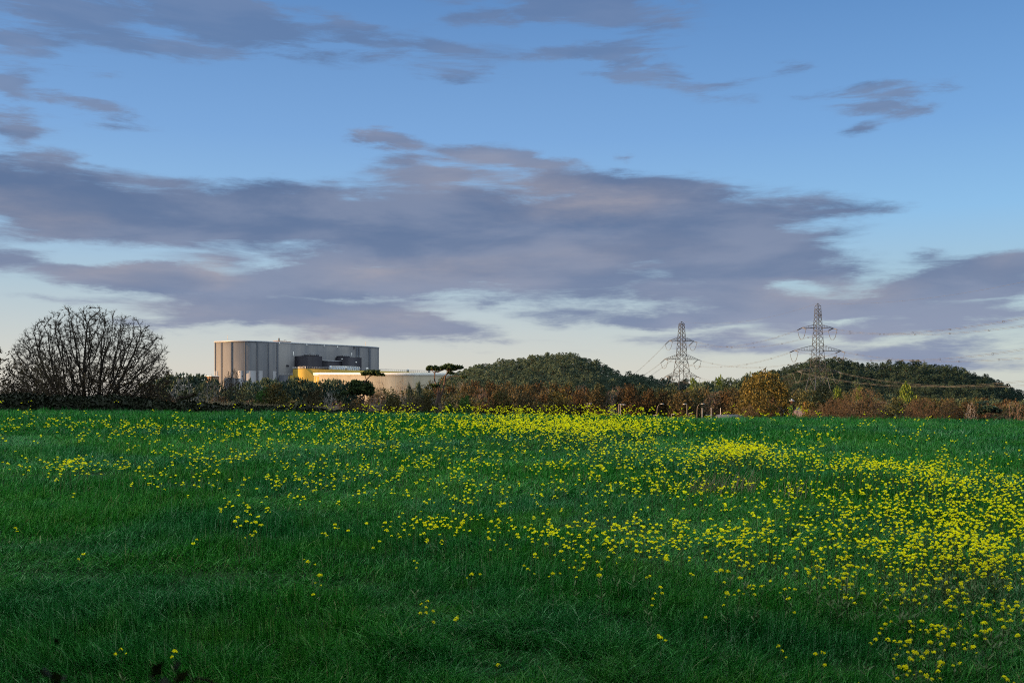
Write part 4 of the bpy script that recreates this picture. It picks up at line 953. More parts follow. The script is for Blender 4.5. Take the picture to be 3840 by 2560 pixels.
hi = proto_tree(98, 18, 18, 8.2, 300, 1.0, M['brown_leaf'], M['bark'], .7, 14, .03, 2, .8, stems=1, low=.34, shell=.5)  # unseen overhead crowns, added to cut skylight on the near grass
for i, (x, y) in enumerate([(-13, -2.6), (-5.0, -3.0), (4.0, -2.8), (12, -2.8), (20, -3)]):
    put_tree(hi, 'autumn_tree', 'unseen high-crowned tree added overhead to darken the near grass', 'tree', xy=(x, y), h=random.uniform(17.5, 19.5), group='unseen high-crowned shade trees at the near end of the field')
# ------------------------------------------------------------------ power station buildings
def cladding(name, c1, c2, rib=1.2, rough=.7, spec=.12, streak=.3, metal=0.0):
    """ribbed sheet walls with weather streaks running down"""
    m, n, out = new_mat(name); v = worldvec(n)
    s_ = n.node('ShaderNodeSeparateXYZ'); n.l.new(v, s_.inputs[0])
    al = n.math('ADD', n.math('MULTIPLY', s_.outputs[0], .8), n.math('MULTIPLY', s_.outputs[1], .6))
    cmb = n.node('ShaderNodeCombineXYZ'); n.l.new(al, cmb.inputs[0]); n.l.new(s_.outputs[2], cmb.inputs[2])
    st_ = n.noise(n.mapping(cmb.outputs[0], scl=(1, 1, .035)), rib, 4, .7)
    big = n.noise(n.mapping(cmb.outputs[0], scl=(1, 1, .12)), .06, 4, .6)
    rows_ = n.math('FRACT', n.math('MULTIPLY', s_.outputs[2], 1/9.0)); line = n.mapr(rows_, 0, .035, .12, 0)
    f = n.math('ADD', n.math('MULTIPLY', n.math('SUBTRACT', st_, .5), streak*3), n.mapr(big, .35, .65, 0, 1, False))
    col = n.mix(n.math('ADD', f, 0.0, clamp=True), c1, c2); col = n.mix(line, col, tuple(k*.5 for k in c1))
    b = principled(n, col, rough, spec, metal, bump=st_, bstr=.35, bdist=.3); n.l.new(b.outputs[0], out.inputs[0]); return m
M['clad_grey'] = cladding('reactor_cladding', (.080, .083, .093), (.138, .132, .130))
M['clad_dark'] = cladding('charcoal_cladding', (.016, .015, .020), (.026, .025, .032), .8)
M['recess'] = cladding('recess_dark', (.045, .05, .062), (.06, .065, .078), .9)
M['clad_pale'] = cladding('pale_panels', (.19, .19, .20), (.23, .225, .23), .5, streak=.15)
M['clad_yellow'] = cladding('yellow_cladding', (.25, .165, .030), (.29, .20, .04), 1.0, streak=.15)
M['clad_cream'] = cladding('cream_cladding', (.20, .168, .12), (.29, .25, .19), 1.6, streak=.5)
M['white_trim'] = simple_mat('white_trim', (.60, .58, .54), (.52, .50, .47), 2, .6)
M['rail'] = simple_mat('galvanised_rail', (.26, .27, .29), (.20, .21, .23), 3, .5, metal=.3)
M['brick_brown'] = simple_mat('brown_brick', (.22, .13, .08), (.17, .10, .07), 3, .85)
M['glass_pale'] = simple_mat('pale_glazing', (.45, .50, .56), (.38, .43, .5), .3, .25, .6)
def xy(px, d): return (U(px)*d, d)
def zrow(row, d): return EYE+(HZ-row)/F*d
BASE_Z = -9.0
def wallpanel(mb, a, b_, z0, z1, thick, out=0.0, taper=None):
    """a slab standing along a-b, its outer face 'out' metres proud of the line"""
    a = np.array(a, float); b_ = np.array(b_, float); t = (b_-a)/np.linalg.norm(b_-a); n_ = np.array([t[1], -t[0]])   # faces the camera side
    p = [a+n_*out, b_+n_*out, b_+n_*(out-thick), a+n_*(out-thick)]
    mb.prism([tuple(q) for q in p], z0, z1)
def lerp2(a, b_, t): return (a[0]*(1-t)+b_[0]*t, a[1]*(1-t)+b_[1]*t)
FP = [xy(804, 885), xy(866, 873), xy(917, 872), xy(963, 877), xy(1005, 884), xy(1040, 893), xy(1346, 958), xy(1385, 968), xy(1421, 985), (-150, 1032), (-190, 1042), (-248, 968), (-260, 912)]
ZT = 52.5
ZTS = [zrow(r, d) for r, d in [(1283, 885), (1280, 873), (1280, 872), (1281, 877), (1282, 884), (1285, 893), (1301, 958), (1302, 968), (1303, 985)]]
ZT = sum(ZTS)/len(ZTS); print('reactor roof', [round(z, 1) for z in ZTS])
reactor = thing('reactor_building', 'huge grey slab-sided power station block with a many-sided left end lit gold', 'building', (-195, 920, BASE_Z))
O = np.array([-195, 920, BASE_Z])
def part(mb, name, mat, parent=None, root=None, origin=None):
    mb.V = [v-(O if origin is None else np.array(origin)) for v in mb.V]; return mb.build(name, mat, parent or root)
mb = MB(); mb.prism(FP, BASE_Z, ZT); walls = part(mb, 'wall', M['clad_grey'], reactor)
mb = MB()
cen = (-195, 950); FP2 = [(p[0]+(p[0]-cen[0])*.006, p[1]+(p[1]-cen[1])*.006) for p in FP]; mb.prism(FP2, ZT+.02, ZT+.9)
part(mb, 'roof', M['rail'], reactor)
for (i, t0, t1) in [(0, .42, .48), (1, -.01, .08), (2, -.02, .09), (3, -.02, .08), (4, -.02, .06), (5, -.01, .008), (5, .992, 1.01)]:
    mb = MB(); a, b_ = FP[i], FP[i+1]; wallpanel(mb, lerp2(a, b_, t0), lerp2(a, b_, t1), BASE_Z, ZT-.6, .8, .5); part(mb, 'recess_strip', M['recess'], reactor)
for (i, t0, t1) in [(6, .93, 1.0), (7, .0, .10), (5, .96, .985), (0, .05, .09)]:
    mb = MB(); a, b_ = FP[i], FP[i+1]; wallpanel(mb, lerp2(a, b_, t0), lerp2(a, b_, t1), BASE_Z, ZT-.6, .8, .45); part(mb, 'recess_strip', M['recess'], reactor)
zp = zrow(1390, 878)
for (i, t0, t1) in [(0, .02, .22), (1, .52, .86), (2, .14, .95), (3, .14, .52), (4, .50, .88)]:
    mb = MB(); a, b_ = FP[i], FP[i+1]; wallpanel(mb, lerp2(a, b_, t0), lerp2(a, b_, t1), BASE_Z, zp, .5, .3); part(mb, 'pale_panel', M['clad_pale'], reactor)
# small fittings on the roof and walls
mb = MB(); c = xy(1046, 915); mb.prism([(c[0]+5.5*math.cos(a), c[1]+5.5*math.sin(a)) for a in np.linspace(0, 6.283, 12, endpoint=False)], ZT+.9, ZT+2.6); mb.box((c[0]+7, c[1]+3, ZT+1.6), (6, 4, 1.4)); part(mb, 'roof_housing', M['brick_brown'], reactor)
mb = MB(); mb.bar((c[0], c[1], ZT+2.6), (c[0], c[1], ZT+5.4), .7, .6, 8); part(mb, 'chimney', M['recess'], reactor)
for px, d, r0, nm in [(854, 885, 1256, 'mast'), (1371, 975, 1281, 'mast')]:
    c = xy(px, d); mb = MB(); mb.bar((c[0], c[1], ZT+.8), (c[0], c[1], zrow(r0, d)), .22, .16, 6); part(mb, nm, M['rail'], reactor)
mb = MB()
for k in range(6): p = xy(1064+k*2.2, 900+k*2); mb.bar((p[0], p[1], ZT+.9), (p[0], p[1], ZT+3), .1)
p0, p1 = xy(1064, 900), xy(1075, 910); mb.bar((*p0, ZT+3), (*p1, ZT+3), .1); mb.bar((*p0, ZT+2), (*p1, ZT+2), .1); part(mb, 'railing', M['rail'], reactor)
for (t, r0, r1) in [(.18, 1318, 1334), (.02, 1283, 1290), (.34, 1290, 1297), (.55, 1293, 1300), (.72, 1297, 1304), (.9, 1322, 1335)]:
    p = lerp2(FP[5], FP[6], t); d = p[1]; mb = MB(); wallpanel(mb, p, lerp2(FP[5], FP[6], t+.008), zrow(r1, d), zrow(r0, d), .5, .35); part(mb, 'downpipe', M['white_trim'], reactor)
mb = MB(); p = lerp2(FP[5], FP[6], .93); wallpanel(mb, p, lerp2(FP[5], FP[6], .94), zrow(1307, 955), zrow(1300, 955), .6, .5); part(mb, 'vent', M['clad_dark'], reactor)
mb = MB(); p = lerp2(FP[5], FP[6], .10); wallpanel(mb, p, lerp2(FP[5], FP[6], .13), zrow(1373, 900), zrow(1368, 900), .6, .5); part(mb, 'vent', M['clad_dark'], reactor)

# charcoal annexes against the long front
fd = np.array(FP[6])-np.array(FP[5]); fl = np.linalg.norm(fd); ft = fd/fl; fn = np.array([ft[1], -ft[0]])
def front_at(px, off):
    """point on a line parallel to the front, 'off' metres out, at this bearing"""
    o = np.array(FP[5])+fn*off; u = U(px); s = (u*o[1]-o[0])/(ft[0]-u*ft[1]); return o+ft*s
def rails(mb, a, b_, z, h=1.3, step=3.0, n_bars=2, r=.10):
    a = np.array(a, float); b_ = np.array(b_, float); L = np.linalg.norm(b_-a); n_ = max(2, int(L/step))
    for k in range(n_+1): p = a+(b_-a)*k/n_; mb.bar((*p, z), (*p, z+h), r)
    for q in range(n_bars): zz = z+h*(q+1)/n_bars; mb.bar((*a, zz), (*b_, zz), r)
annex = thing('charcoal_annex', 'near-black stepped block fixed to the long wall of the grey building', 'building', (-170, 900, BASE_Z)); OA = np.array([-170, 900, BASE_Z])
def apart(mb, name, mat, parent=None): mb.V = [v-OA for v in mb.V]; return mb.build(name, mat, parent or annex)
def block(px0, px1, off, row, d_ref=None, z0=BASE_Z, back=0.3):
    a = front_at(px0, off); b_ = front_at(px1, off); z = zrow(row, (a[1]+b_[1])/2)
    c = b_-fn*(off-back); e = a-fn*(off-back); mb = MB(); mb.prism([tuple(a), tuple(b_), tuple(c), tuple(e)], z0, z); return mb, a, b_, z
mb, a1, b1, z1 = block(1134, 1208, 12, 1335); apart(mb, 'wall', M['clad_dark'])
r1 = MB(); rails(r1, a1, b1, z1, 1.8, 2.2); apart(r1, 'railing', M['rail'])
mb, a_, b_, z_ = block(1160, 1196, 9, 1329, z0=z1+.01); apart(mb, 'roof_housing', M['clad_dark']); r1 = MB(); rails(r1, a_, b_, z_, 1.6, 2); apart(r1, 'railing', M['rail'])
mb, a_, b_, z_ = block(1206, 1290, 10, 1353.5); apart(mb, 'wall', M['clad_dark'])
mb = MB(); wallpanel(mb, a_+fn*.05, b_+fn*.05, z_, z_+.5, .5, .3); apart(mb, 'roof_edge', M['rail'])
mb, a2, b2, z2 = block(1287, 1356, 12, 1340); apart(mb, 'wall', M['clad_dark']); r1 = MB(); rails(r1, a2, b2, z2, 1.8, 2.2); apart(r1, 'railing', M['rail'])
mb, a_, b_, z_ = block(1284, 1313, 9, 1334, z0=z2+.01); apart(mb, 'roof_housing', M['clad_dark']); r1 = MB(); rails(r1, a_, b_, z_, 1.8, 2); apart(r1, 'railing', M['rail'])
for (px, r0, r1_) in [(1334, 1355, 1360), (1334, 1376, 1381), (1281, 1344, 1347)]:
    a_ = front_at(px, 12.3); b_ = front_at(px+4, 12.3); mb = MB(); wallpanel(mb, a_, b_, zrow(r1_, a_[1]), zrow(r0, a_[1]), .5, .1); apart(mb, 'window', M['white_trim'])
# grey low annexe at the left of the yellow hall
low = thing('low_grey_annexe', 'low grey flat-roofed annexe with a railing, left of the yellow hall', 'building', (-200, 885, BASE_Z)); ol = np.array([-200, 885, BASE_Z])
a_, b_ = np.array(xy(1046, 884)), np.array(xy(1088, 892)); mb = MB(); mb.prism([tuple(a_), tuple(b_), (b_[0]-4, b_[1]+12), (a_[0]-2, a_[1]+14)], BASE_Z, zrow(1406, 886)); mb.V = [v-ol for v in mb.V]; mb.build('wall', M['recess'], low)
mb = MB(); rails(mb, a_, b_, zrow(1406, 886), 1.4, 2.2); mb.V = [v-ol for v in mb.V]; mb.build('railing', M['rail'], low)

# yellow turbine hall
Y0, Y1, YE = np.array(xy(1146, 878)), np.array(xy(1640, 1012)), np.array(xy(1098, 889))
yt = (Y1-Y0)/np.linalg.norm(Y1-Y0); yd = YE-Y0
hall = thing('turbine_hall', 'long flat-roofed hall with a bright yellow left end and an olive-yellow front', 'building', (*Y0, BASE_Z)); oh = np.array([*Y0, BASE_Z])
def hpart(mb, name, mat): mb.V = [v-oh for v in mb.V]; return mb.build(name, mat, hall)
zy = zrow(1382, 878); mb = MB(); mb.prism([tuple(Y0), tuple(Y1), tuple(Y1+yd), tuple(YE)], BASE_Z, zy); hpart(mb, 'wall', M['clad_yellow'])
e2 = YE+yd*.34; zl = zrow(1407, 892); mb = MB(); mb.prism([tuple(YE), tuple(YE+yt*18), tuple(e2+yt*18), tuple(e2)], BASE_Z, zl); hpart(mb, 'side_wing', M['clad_yellow'])
mb = MB(); rails(mb, e2, YE, zl, 1.6, 1.8); hpart(mb, 'railing', M['white_trim'])
mb = MB(); rails(mb, Y0+yd*.02, Y1, zy+.02, 1.9, 2.6, 2, .13); hpart(mb, 'railing', M['rail'])
mb = MB(); rails(mb, YE, Y0, zy+.02, 1.9, 1.8, 2, .13); hpart(mb, 'railing', M['white_trim'])
mb = MB(); mb.prism([tuple(Y0+yt*34-yt*0+yd*.3), tuple(Y0+yt*68+yd*.3), tuple(Y0+yt*68+yd*.45), tuple(Y0+yt*34+yd*.45)], zy+.02, zy+3.6); win = hpart(mb, 'roof_light', M['glass_pale'])
mb = MB()
for k in range(13): p = Y0+yt*(34+34*k/12)+yd*.29; mb.box((*p, zy+1.9), (.5, .5, 3.6), math.atan2(yt[1], yt[0]))
for zz in (.3, 3.5): p = Y0+yt*51+yd*.29; mb.box((*p, zy+zz), (34.5, .5, .4), math.atan2(yt[1], yt[0]))
hpart(mb, 'roof_light_frame', M['white_trim'])
for t in (48, 74, 128, 158):
    p = Y0+yt*t+yd*.06; mb = MB(); mb.box((*p, zy+1.4), (1.6, 1.6, 2.8), .7); hpart(mb, 'roof_vent', M['white_trim'])

# long cream hall in front
C0, C1 = np.array(xy(1200, 778)), np.array(xy(1722, 790)); CE = np.array(xy(1177, 792))
cream = thing('cream_hall', 'long low cream hall with a sunlit white roof edge, right of the yellow wall', 'building', (*C0, BASE_Z)); oc = np.array([*C0, BASE_Z])
def cpart(mb, name, mat): mb.V = [v-oc for v in mb.V]; return mb.build(name, mat, cream)
zc = zrow(1400.5, 780); mb = MB(); mb.prism([tuple(C0), tuple(C1), (C1[0]+4, C1[1]+36), (CE[0]+18, CE[1]+22), tuple(CE)], BASE_Z, zc); cpart(mb, 'wall', M['clad_cream'])
mb = MB(); mb.prism([(C0[0]-.2, C0[1]-.4), (C1[0]+.4, C1[1]-.4), (C1[0]+4.4, C1[1]+36.4), (CE[0]+18, CE[1]+22.4), (CE[0]-.6, CE[1]-.1)], zc+.02, zc+.8); cpart(mb, 'roof', M['white_trim'])
mb = MB(); wallpanel(mb, C0, C1, zc-.9, zc, .5, .35); wallpanel(mb, CE, C0, zc-.9, zc, .5, .35); cpart(mb, 'fascia', M['white_trim'])
for (t0, t1) in [(.12, .38), (.55, .85)]:
    mb = MB(); wallpanel(mb, lerp2(CE, C0, t0), lerp2(CE, C0, t1), BASE_Z, zrow(1412, 785), .4, .2); cpart(mb, 'door', M['clad_yellow'])
# small distant brown building at the left of the grey block
sb = thing('brown_outbuilding', 'small flat brown building at the left foot of the grey block', 'building', (*xy(786, 860), BASE_Z)); os_ = np.array([*xy(786, 860), BASE_Z])
a_, b_ = xy(771, 862), xy(802, 858); mb = MB(); mb.prism([a_, b_, (b_[0]+1, b_[1]+12), (a_[0]-1, a_[1]+12)], BASE_Z, zrow(1411, 860)); mb.V = [v-os_ for v in mb.V]; mb.build('wall', M['brick_brown'], sb)
mb = MB(); mb.prism([(a_[0]-.5, a_[1]-.6), (b_[0]+.5, b_[1]-.6), (b_[0]+1.5, b_[1]+12.6), (a_[0]-1.5, a_[1]+12.6)], zrow(1411, 860)+.02, zrow(1409, 860)); mb.V = [v-os_ for v in mb.V]; mb.build('roof', M['white_trim'], sb)
# ------------------------------------------------------------------ pylons
M['steel'] = simple_mat('galvanised_steel', (.030, .033, .038), (.045, .048, .052), 1.2, .6)
M['steel_dark'] = simple_mat('weathered_steel', (.022, .022, .022), (.034, .033, .032), 1.2, .65)
M['cable'] = simple_mat('aluminium_cable', (.085, .088, .088), (.07, .07, .07), 1, .6, metal=.2)
M['glassy'] = simple_mat('insulator_glaze', (.07, .068, .07), (.045, .042, .04), 14, .35, .5)
M['spacer'] = simple_mat('spacer_dark', (.05, .045, .04), (.04, .035, .03), 3, .7)
def pylon(label, x, y, zbase, rz, levels, arms, matb, leg_r=.17, br=.08, panels=None, armtruss=False):
    """levels: (z above base, half width) from the foot up; arms: (z chord, z top, half length)"""
    r = thing('pylon', label, 'pylon', (x, y, zbase), rz, 'lattice pylons')
    zs = [l[0] for l in levels]; ws = [l[1] for l in levels]
    W_ = lambda z: float(np.interp(z, zs, ws))
    legtop = levels[2][0]
    for sx in (-1, 1):
        for sy in (-1, 1):
            mb = MB(); mb.bar((sx*W_(0), sy*W_(0), -.5), (sx*W_(legtop), sy*W_(legtop), legtop), leg_r*1.25, leg_r*1.1); mb.build('leg', matb, r)
    mb = MB()
    for i in range(2, len(levels)-1):
        for sx in (-1, 1):
            for sy in (-1, 1): mb.bar((sx*ws[i], sy*ws[i], zs[i]), (sx*ws[i+1], sy*ws[i+1], zs[i+1]), leg_r*(1-.5*i/len(levels)), leg_r*.6)
    z = 0.0; faces = [((-1, -1), (1, -1)), ((1, -1), (1, 1)), ((1, 1), (-1, 1)), ((-1, 1), (-1, -1))]
    top = zs[-2]
    while z < top-.8:
        wz = W_(z); step = max(1.25, wz*(1.5 if z > legtop else 1.75)); z2 = min(z+step, top); w2 = W_(z2)
        for (a, b_) in faces:
            p = lambda s_, ww, zz: (s_[0]*ww, s_[1]*ww, zz)
            mb.bar(p(a, wz, z), p(b_, w2, z2), br); mb.bar(p(b_, wz, z), p(a, w2, z2), br)
            if z > 0 and wz > 2.2: mb.bar(p(a, wz, z), p(b_, wz, z), br)
        z = z2
    for (a, b_) in faces: mb.bar((a[0]*ws[-2], a[1]*ws[-2], top), (b_[0]*ws[-2], b_[1]*ws[-2], top), br)
    for sx in (-1, 1):
        for sy in (-1, 1): mb.bar((sx*ws[-2], sy*ws[-2], top), (0, 0, zs[-1]), br*1.2)
    mb.build('lattice_body', matb, r)
    for (zc_, zt_, hl) in arms:
        for s_ in (-1, 1):
            mb = MB(); w0, w1 = W_(zc_), W_(zt_); tip = (s_*hl, 0, zc_+.15)
            for sy in (-1, 1):
                mb.bar((s_*w0, sy*w0, zc_), (s_*hl, sy*.25, zc_), .12, .09); mb.bar((s_*w1, sy*w1, zt_), (s_*hl, sy*.2, zc_+.2), .09, .07)
            mb.bar((s_*w0, -w0, zc_), (s_*w0, w0, zc_), br); nn = int((hl-w0)/1.6)
            for k in range(1, nn+1):
                t = k/(nn+1); t0 = (k-1)/(nn+1); wl = w0*(1-t)+.25*t; xk = s_*(w0+(hl-w0)*t); x0 = s_*(w0+(hl-w0)*t0); wl0 = w0*(1-t0)+.25*t0; hz = zc_+(zt_-zc_)*(1-t); h0 = zc_+(zt_-zc_)*(1-t0)
                mb.bar((x0, -wl0*(1 if k % 2 else -1), zc_), (xk, wl*(1 if k % 2 else -1), zc_), br*.8)
                for sy in (-1, 1):
                    wt = w1*(1-t)+.2*t; mb.bar((xk, sy*wl, zc_), (xk, sy*wt, hz), br*.6)
                    if armtruss: mb.bar((x0, sy*wl0, zc_), (xk, sy*wt, hz), br*.6)
            mb.build('crossarm', matb, r)
    return r
def W2(r, p): return np.array(Matrix.Rotation(r.rotation_euler[2], 3, 'Z') @ Vector(p))+np.array(r.location)
RX, RY = U(3067)*490, 490.0; LX, LY = U(2556)*612, 612.0
RB = gz(RX, RY) if gz(RX, RY) < EYE-1 else EYE-4.0
RB = EYE-6.0; LB = EYE-1.0
def rel(z): return z
right = pylon('tall lattice pylon on the right with long straight arms and white hanging loops', RX, RY, RB, R(15.4),
    [(0, 6.3), (8.0, 4.3), (17.0, 3.0), (29.0, 2.05), (42.1, 1.42), (50.9, .98), (52.4, 0)], [(40.5, 42.1, 8.35), (29.7, 32.3, 12.5), (19.8, 21.6, 10.6)], M['steel'])
left = pylon('shorter lattice pylon behind the left hill with three heavily braced arms', LX, LY, LB, R(22),
    [(0, 6.2), (7.5, 5.0), (14.0, 3.9), (27.4, 2.3), (38.5, 1.7), (46.6, 1.2), (48.0, 0)], [(36.4, 38.5, 8.4), (25.4, 28.4, 11.4), (15.2, 17.9, 10.7)], M['steel_dark'], .19, .10, armtruss=True)
T3 = (188.0, 255.0)
def unit(v): v = np.array(v, float); return v/np.linalg.norm(v)
dRL = unit((LX-RX, LY-RY, 0)); dRN = unit((T3[0]-RX, T3[1]-RY, 0)); dLS = unit((-.40, .92, 0)); dLR = -dRL
OR = np.array([RX, RY, RB]); OL = np.array([LX, LY, LB])
def insulator(root, tip, d, L=3.7, droop=.9):
    """a pair of glazed disc strings from the arm tip to the conductor clamp"""
    inv = Matrix.Rotation(-root.rotation_euler[2], 3, 'Z'); loc = np.array(root.location)
    side = np.array([-d[1], d[0], 0])*.28; end = tip+d*L+np.array([0, 0, -droop]); mb = MB()
    for s_ in (-1, 1):
        a = tip+side*s_; b_ = end+side*s_; n_ = 14; A_ = [a+(b_-a)*k/n_ for k in range(n_)]; B2 = [a+(b_-a)*(k+.6)/n_ for k in range(n_)]
        mb.segs(A_, B2, [.15]*n_, [.07]*n_, 6); mb.bar(a, b_, .05)
    mb.bar(end-side*1.3, end+side*1.3, .08); mb.V = [np.array([inv @ Vector(q-loc) for q in v]) for v in mb.V]
    mb.build('insulator', M['glassy'], root); return end
def hang(a, b_, sag, n_=24):
    t = np.linspace(0, 1, n_)[:, None]; P_ = a*(1-t)+b_*t; P_[:, 2] -= (4*sag*t*(1-t))[:, 0]; return P_
def loop(root, a, b_, sag=4.6):
    inv = Matrix.Rotation(-root.rotation_euler[2], 3, 'Z'); loc = np.array(root.location); mb = MB()
    for off in (-.2, .2):
        t = np.linspace(0, 1, 15)[:, None]; P_ = a*(1-t)+b_*t; P_[:, 2] -= (sag*(1-np.abs(2*t-1)**2.6))[:, 0]; P_ = P_+np.array([0, 0, off]); mb.segs(P_[:-1], P_[1:], [.055]*14, [.055]*14, 4)
    mb.V = [np.array([inv @ Vector(q-loc) for q in v]) for v in mb.V]; mb.build('jumper_cable', M['cable'], root)
def bundle(label, a, b_, sag, n_sp, group, gap=.45, r_=.038):
    c = (a+b_)/2; o = thing('power_line', label, 'power line', tuple(c), 0, group); mb = MB(); P_ = hang(a, b_, sag, 40)-c
    for off in (-gap/2, gap/2): Q_ = P_+np.array([0, 0, off]); mb.segs(Q_[:-1], Q_[1:], [r_]*39, [r_]*39, 4)
    mb.build('wire', M['cable'], o)
    for k in range(n_sp):
        t = (k+.7)/(n_sp+.2); i = min(int(t*39), 38); p = P_[i]; mb = MB(); s_ = gap*.62
        for (u0, v0, u1, v1) in [(-1, -1, 1, -1), (1, -1, 1, 1), (1, 1, -1, 1), (-1, 1, -1, -1)]: mb.bar(p+np.array([u0*s_, 0, v0*s_]), p+np.array([u1*s_, 0, v1*s_]), .05)
        mb.build('spacer', M['spacer'], o)
names = ['top', 'middle', 'bottom']
for i, ((zr, _, hr_), (zl_, _, hl_)) in enumerate(zip([(40.5, 0, 8.35), (29.7, 0, 12.5), (19.8, 0, 10.6)], [(36.4, 0, 8.4), (25.4, 0, 11.4), (15.2, 0, 10.7)])):
    for s_ in (-1, 1):
        sd = 'left' if s_ < 0 else 'right'
        tr = W2(right, (s_*hr_, 0, zr)); tl = W2(left, (s_*hl_, 0, zl_))
        a = insulator(right, tr, dRL); b_ = insulator(right, tr, dRN); loop(right, a, b_)
        c = insulator(left, tl, dLR); e = insulator(left, tl, dLS, 4.6, 2.2); loop(left, c, e, 4.0)
        bundle('twin cables sagging between the pylons from their %s %s arms' % (names[i], sd), a, c, 5.4, 5, 'cables between the two pylons')
        pn = np.array([T3[0]+s_*hr_*.97, T3[1]+s_*hr_*.2, EYE-6.0+zr]); bundle('twin cables running to the right edge from the %s %s arm of the tall pylon' % (names[i], sd), b_, pn, 8.4, 9, 'cables from the tall pylon to the right edge')
        ps = OL+dLS*70+np.array([s_*hl_*.6, 0, 4.0+2.5*(2-i)]); bundle('twin cables sloping down leftwards from the %s %s arm of the shorter pylon' % (names[i], sd), e, ps, 1.5, 2, 'cables sloping down behind the left hill')
def single(label, a, b_, sag, r_=.028):
    c = (a+b_)/2; P_ = hang(a, b_, sag, 40)-c; mb = MB(); mb.segs(P_[:-1], P_[1:], [r_]*39, [r_]*39, 4)
    o = mb.build('earth_wire', M['cable'], None, tuple(c)); tag(o, label, 'power line')
single('thin earth wire sagging between the two pylon peaks', OR+np.array([0, 0, 52.4]), OL+np.array([0, 0, 48.0]), 4.5)
single('thin earth wire from the tall pylon peak to the right edge', OR+np.array([0, 0, 52.4]), np.array([T3[0], T3[1], EYE-6+52.4]), 7.0)
mb = MB(); q = (0.5, -1.1, 46.5); mb.box(q, (.9, .3, .5)); mb.build('number_plate', M['spacer'], right)

# ------------------------------------------------------------------ street lamps and white poles beyond the brow
M['pole'] = simple_mat('painted_pole', (.17, .17, .17), (.13, .13, .13), 3, .5)
M['pole_dark'] = simple_mat('dull_pole', (.17, .14, .12), (.12, .10, .09), 3, .6)
M['lamp'] = simple_mat('lamp_housing', (.26, .27, .29), (.20, .21, .23), 3, .35)
def lamp(label, px, d, top, arm, matp, arms=1, r_=.055):
    x, y = xy(px, d); g0 = gz(x, y); H = zrow(top, d)-g0; o = thing('street_lamp', label, 'street lamp', (x, y, g0), 0, 'street lamps beyond the brow of the field'); mb = MB()
    L = abs(arm)*d/F; s_ = 1 if arm > 0 else -1
    if L > .5: mb.tube([(0, 0, -.2), (0, 0, H*.5), (0, 0, H-1.0), (s_*.12, 0, H-.35), (s_*.35, 0, H-.06), (s_*L, 0, H)], [r_*1.3, r_, r_*.8, r_*.7, r_*.6, r_*.5], 8, 3)
    else: mb.tube([(0, 0, -.2), (0, 0, H*.5), (0, 0, H-.1), (s_*L*.5, 0, H)], [r_*1.3, r_, r_*.8, r_*.6], 8, 3)
    mb.build('pole', matp, o, smooth=True)
    for q in range(arms):
        sg = s_ if q == 0 else -s_; hb = MB(); x0 = sg*L*.9
        hb.add([(x0, -.08, H), (x0, .08, H), (x0, .08, H+.13), (x0, -.08, H+.13), (x0+sg*.5, -.14, H-.02), (x0+sg*.5, .14, H-.02), (x0+sg*.5, .11, H+.11), (x0+sg*.5, -.11, H+.11)], [(0, 1, 2, 3), (7, 6, 5, 4), (0, 4, 5, 1), (1, 5, 6, 2), (2, 6, 7, 3), (3, 7, 4, 0)])
        hb.build('lamp_head', M['lamp'], o)
lamp('leftmost street lamp with a short arm to the right, in front of the dark wood', 2202, 185, 1514, 8, M['pole'])
lamp('dull-poled street lamp just left of a white one', 2321, 190, 1517, 4, M['pole_dark'], 1, .08)
lamp('white street lamp with a short right arm beside a dull pole', 2327, 180, 1518, 9, M['pole'])
lamp('tall dull street lamp with a curved arm reaching right', 2464, 165, 1515, 15, M['pole_dark'])
lamp('slim white street lamp with a small head pointing left', 2576, 172, 1516, -3, M['pole'])
lamp('tall dull street lamp with a curved arm, left of the three white poles', 2614, 165, 1515, 18, M['pole_dark'])
lamp('low distant street lamp seen just above the flowers left of the slim white lamp', 2452, 230, 1556, 4, M['pole'], 1, .07)
lamp('low distant street lamp left of the slim white lamp head', 2518, 235, 1553, 5, M['pole'], 1, .07)
lamp('low distant street lamp right of the slim white lamp', 2584, 235, 1549, 5, M['pole'], 1, .07)
lamp('low distant double-headed street lamp between the white poles', 2657, 230, 1557, 4, M['pole'], 2, .07)
for (px, lab) in [(2633, 'white flagpole nearest the tall dull lamp'), (2667, 'middle one of the three plain white poles'), (2702, 'rightmost of the three plain white poles, by the dark roof')]:
    x, y = xy(px, 160); g0 = gz(x, y); mb = MB(); H = zrow(1529, 160)-g0; mb.bar((0, 0, -.2), (0, 0, H), .075, .055, 8); tag(mb.build('white_pole', M['lamp'], None, (x, y, g0)), lab, 'pole', 'white poles beyond the field')

# ------------------------------------------------------------------ the house and the barn beyond the brow
def tile_mat(name, c1, c2):
    m, n, out = new_mat(name); v = objvec(n)
    br_ = n.node('ShaderNodeTexBrick'); n.l.new(n.mapping(v, scl=(1, 1, 1)), br_.inputs[0]); br_.inputs['Color1'].default_value = (*c1, 1); br_.inputs['Color2'].default_value = (*c2, 1); br_.inputs['Mortar'].default_value = (*[k*.4 for k in c1], 1); br_.inputs['Scale'].default_value = 2.5; br_.inputs['Mortar Size'].default_value = .03
    col = n.mix(n.mapr(n.noise(v, .8, 4, .6), .3, .7, 0, .5), br_.outputs[0], tuple(k*.6 for k in c2))
    b = principled(n, col, .75, .3); n.l.new(b.outputs[0], out.inputs[0]); return m
M['slate'] = tile_mat('slate_roof', (.05, .05, .058), (.07, .07, .078)); M['clay'] = tile_mat('dull_red_roof', (.09, .055, .048), (.12, .075, .065)); M['brick'] = tile_mat('red_brick', (.11, .045, .032), (.15, .065, .045))
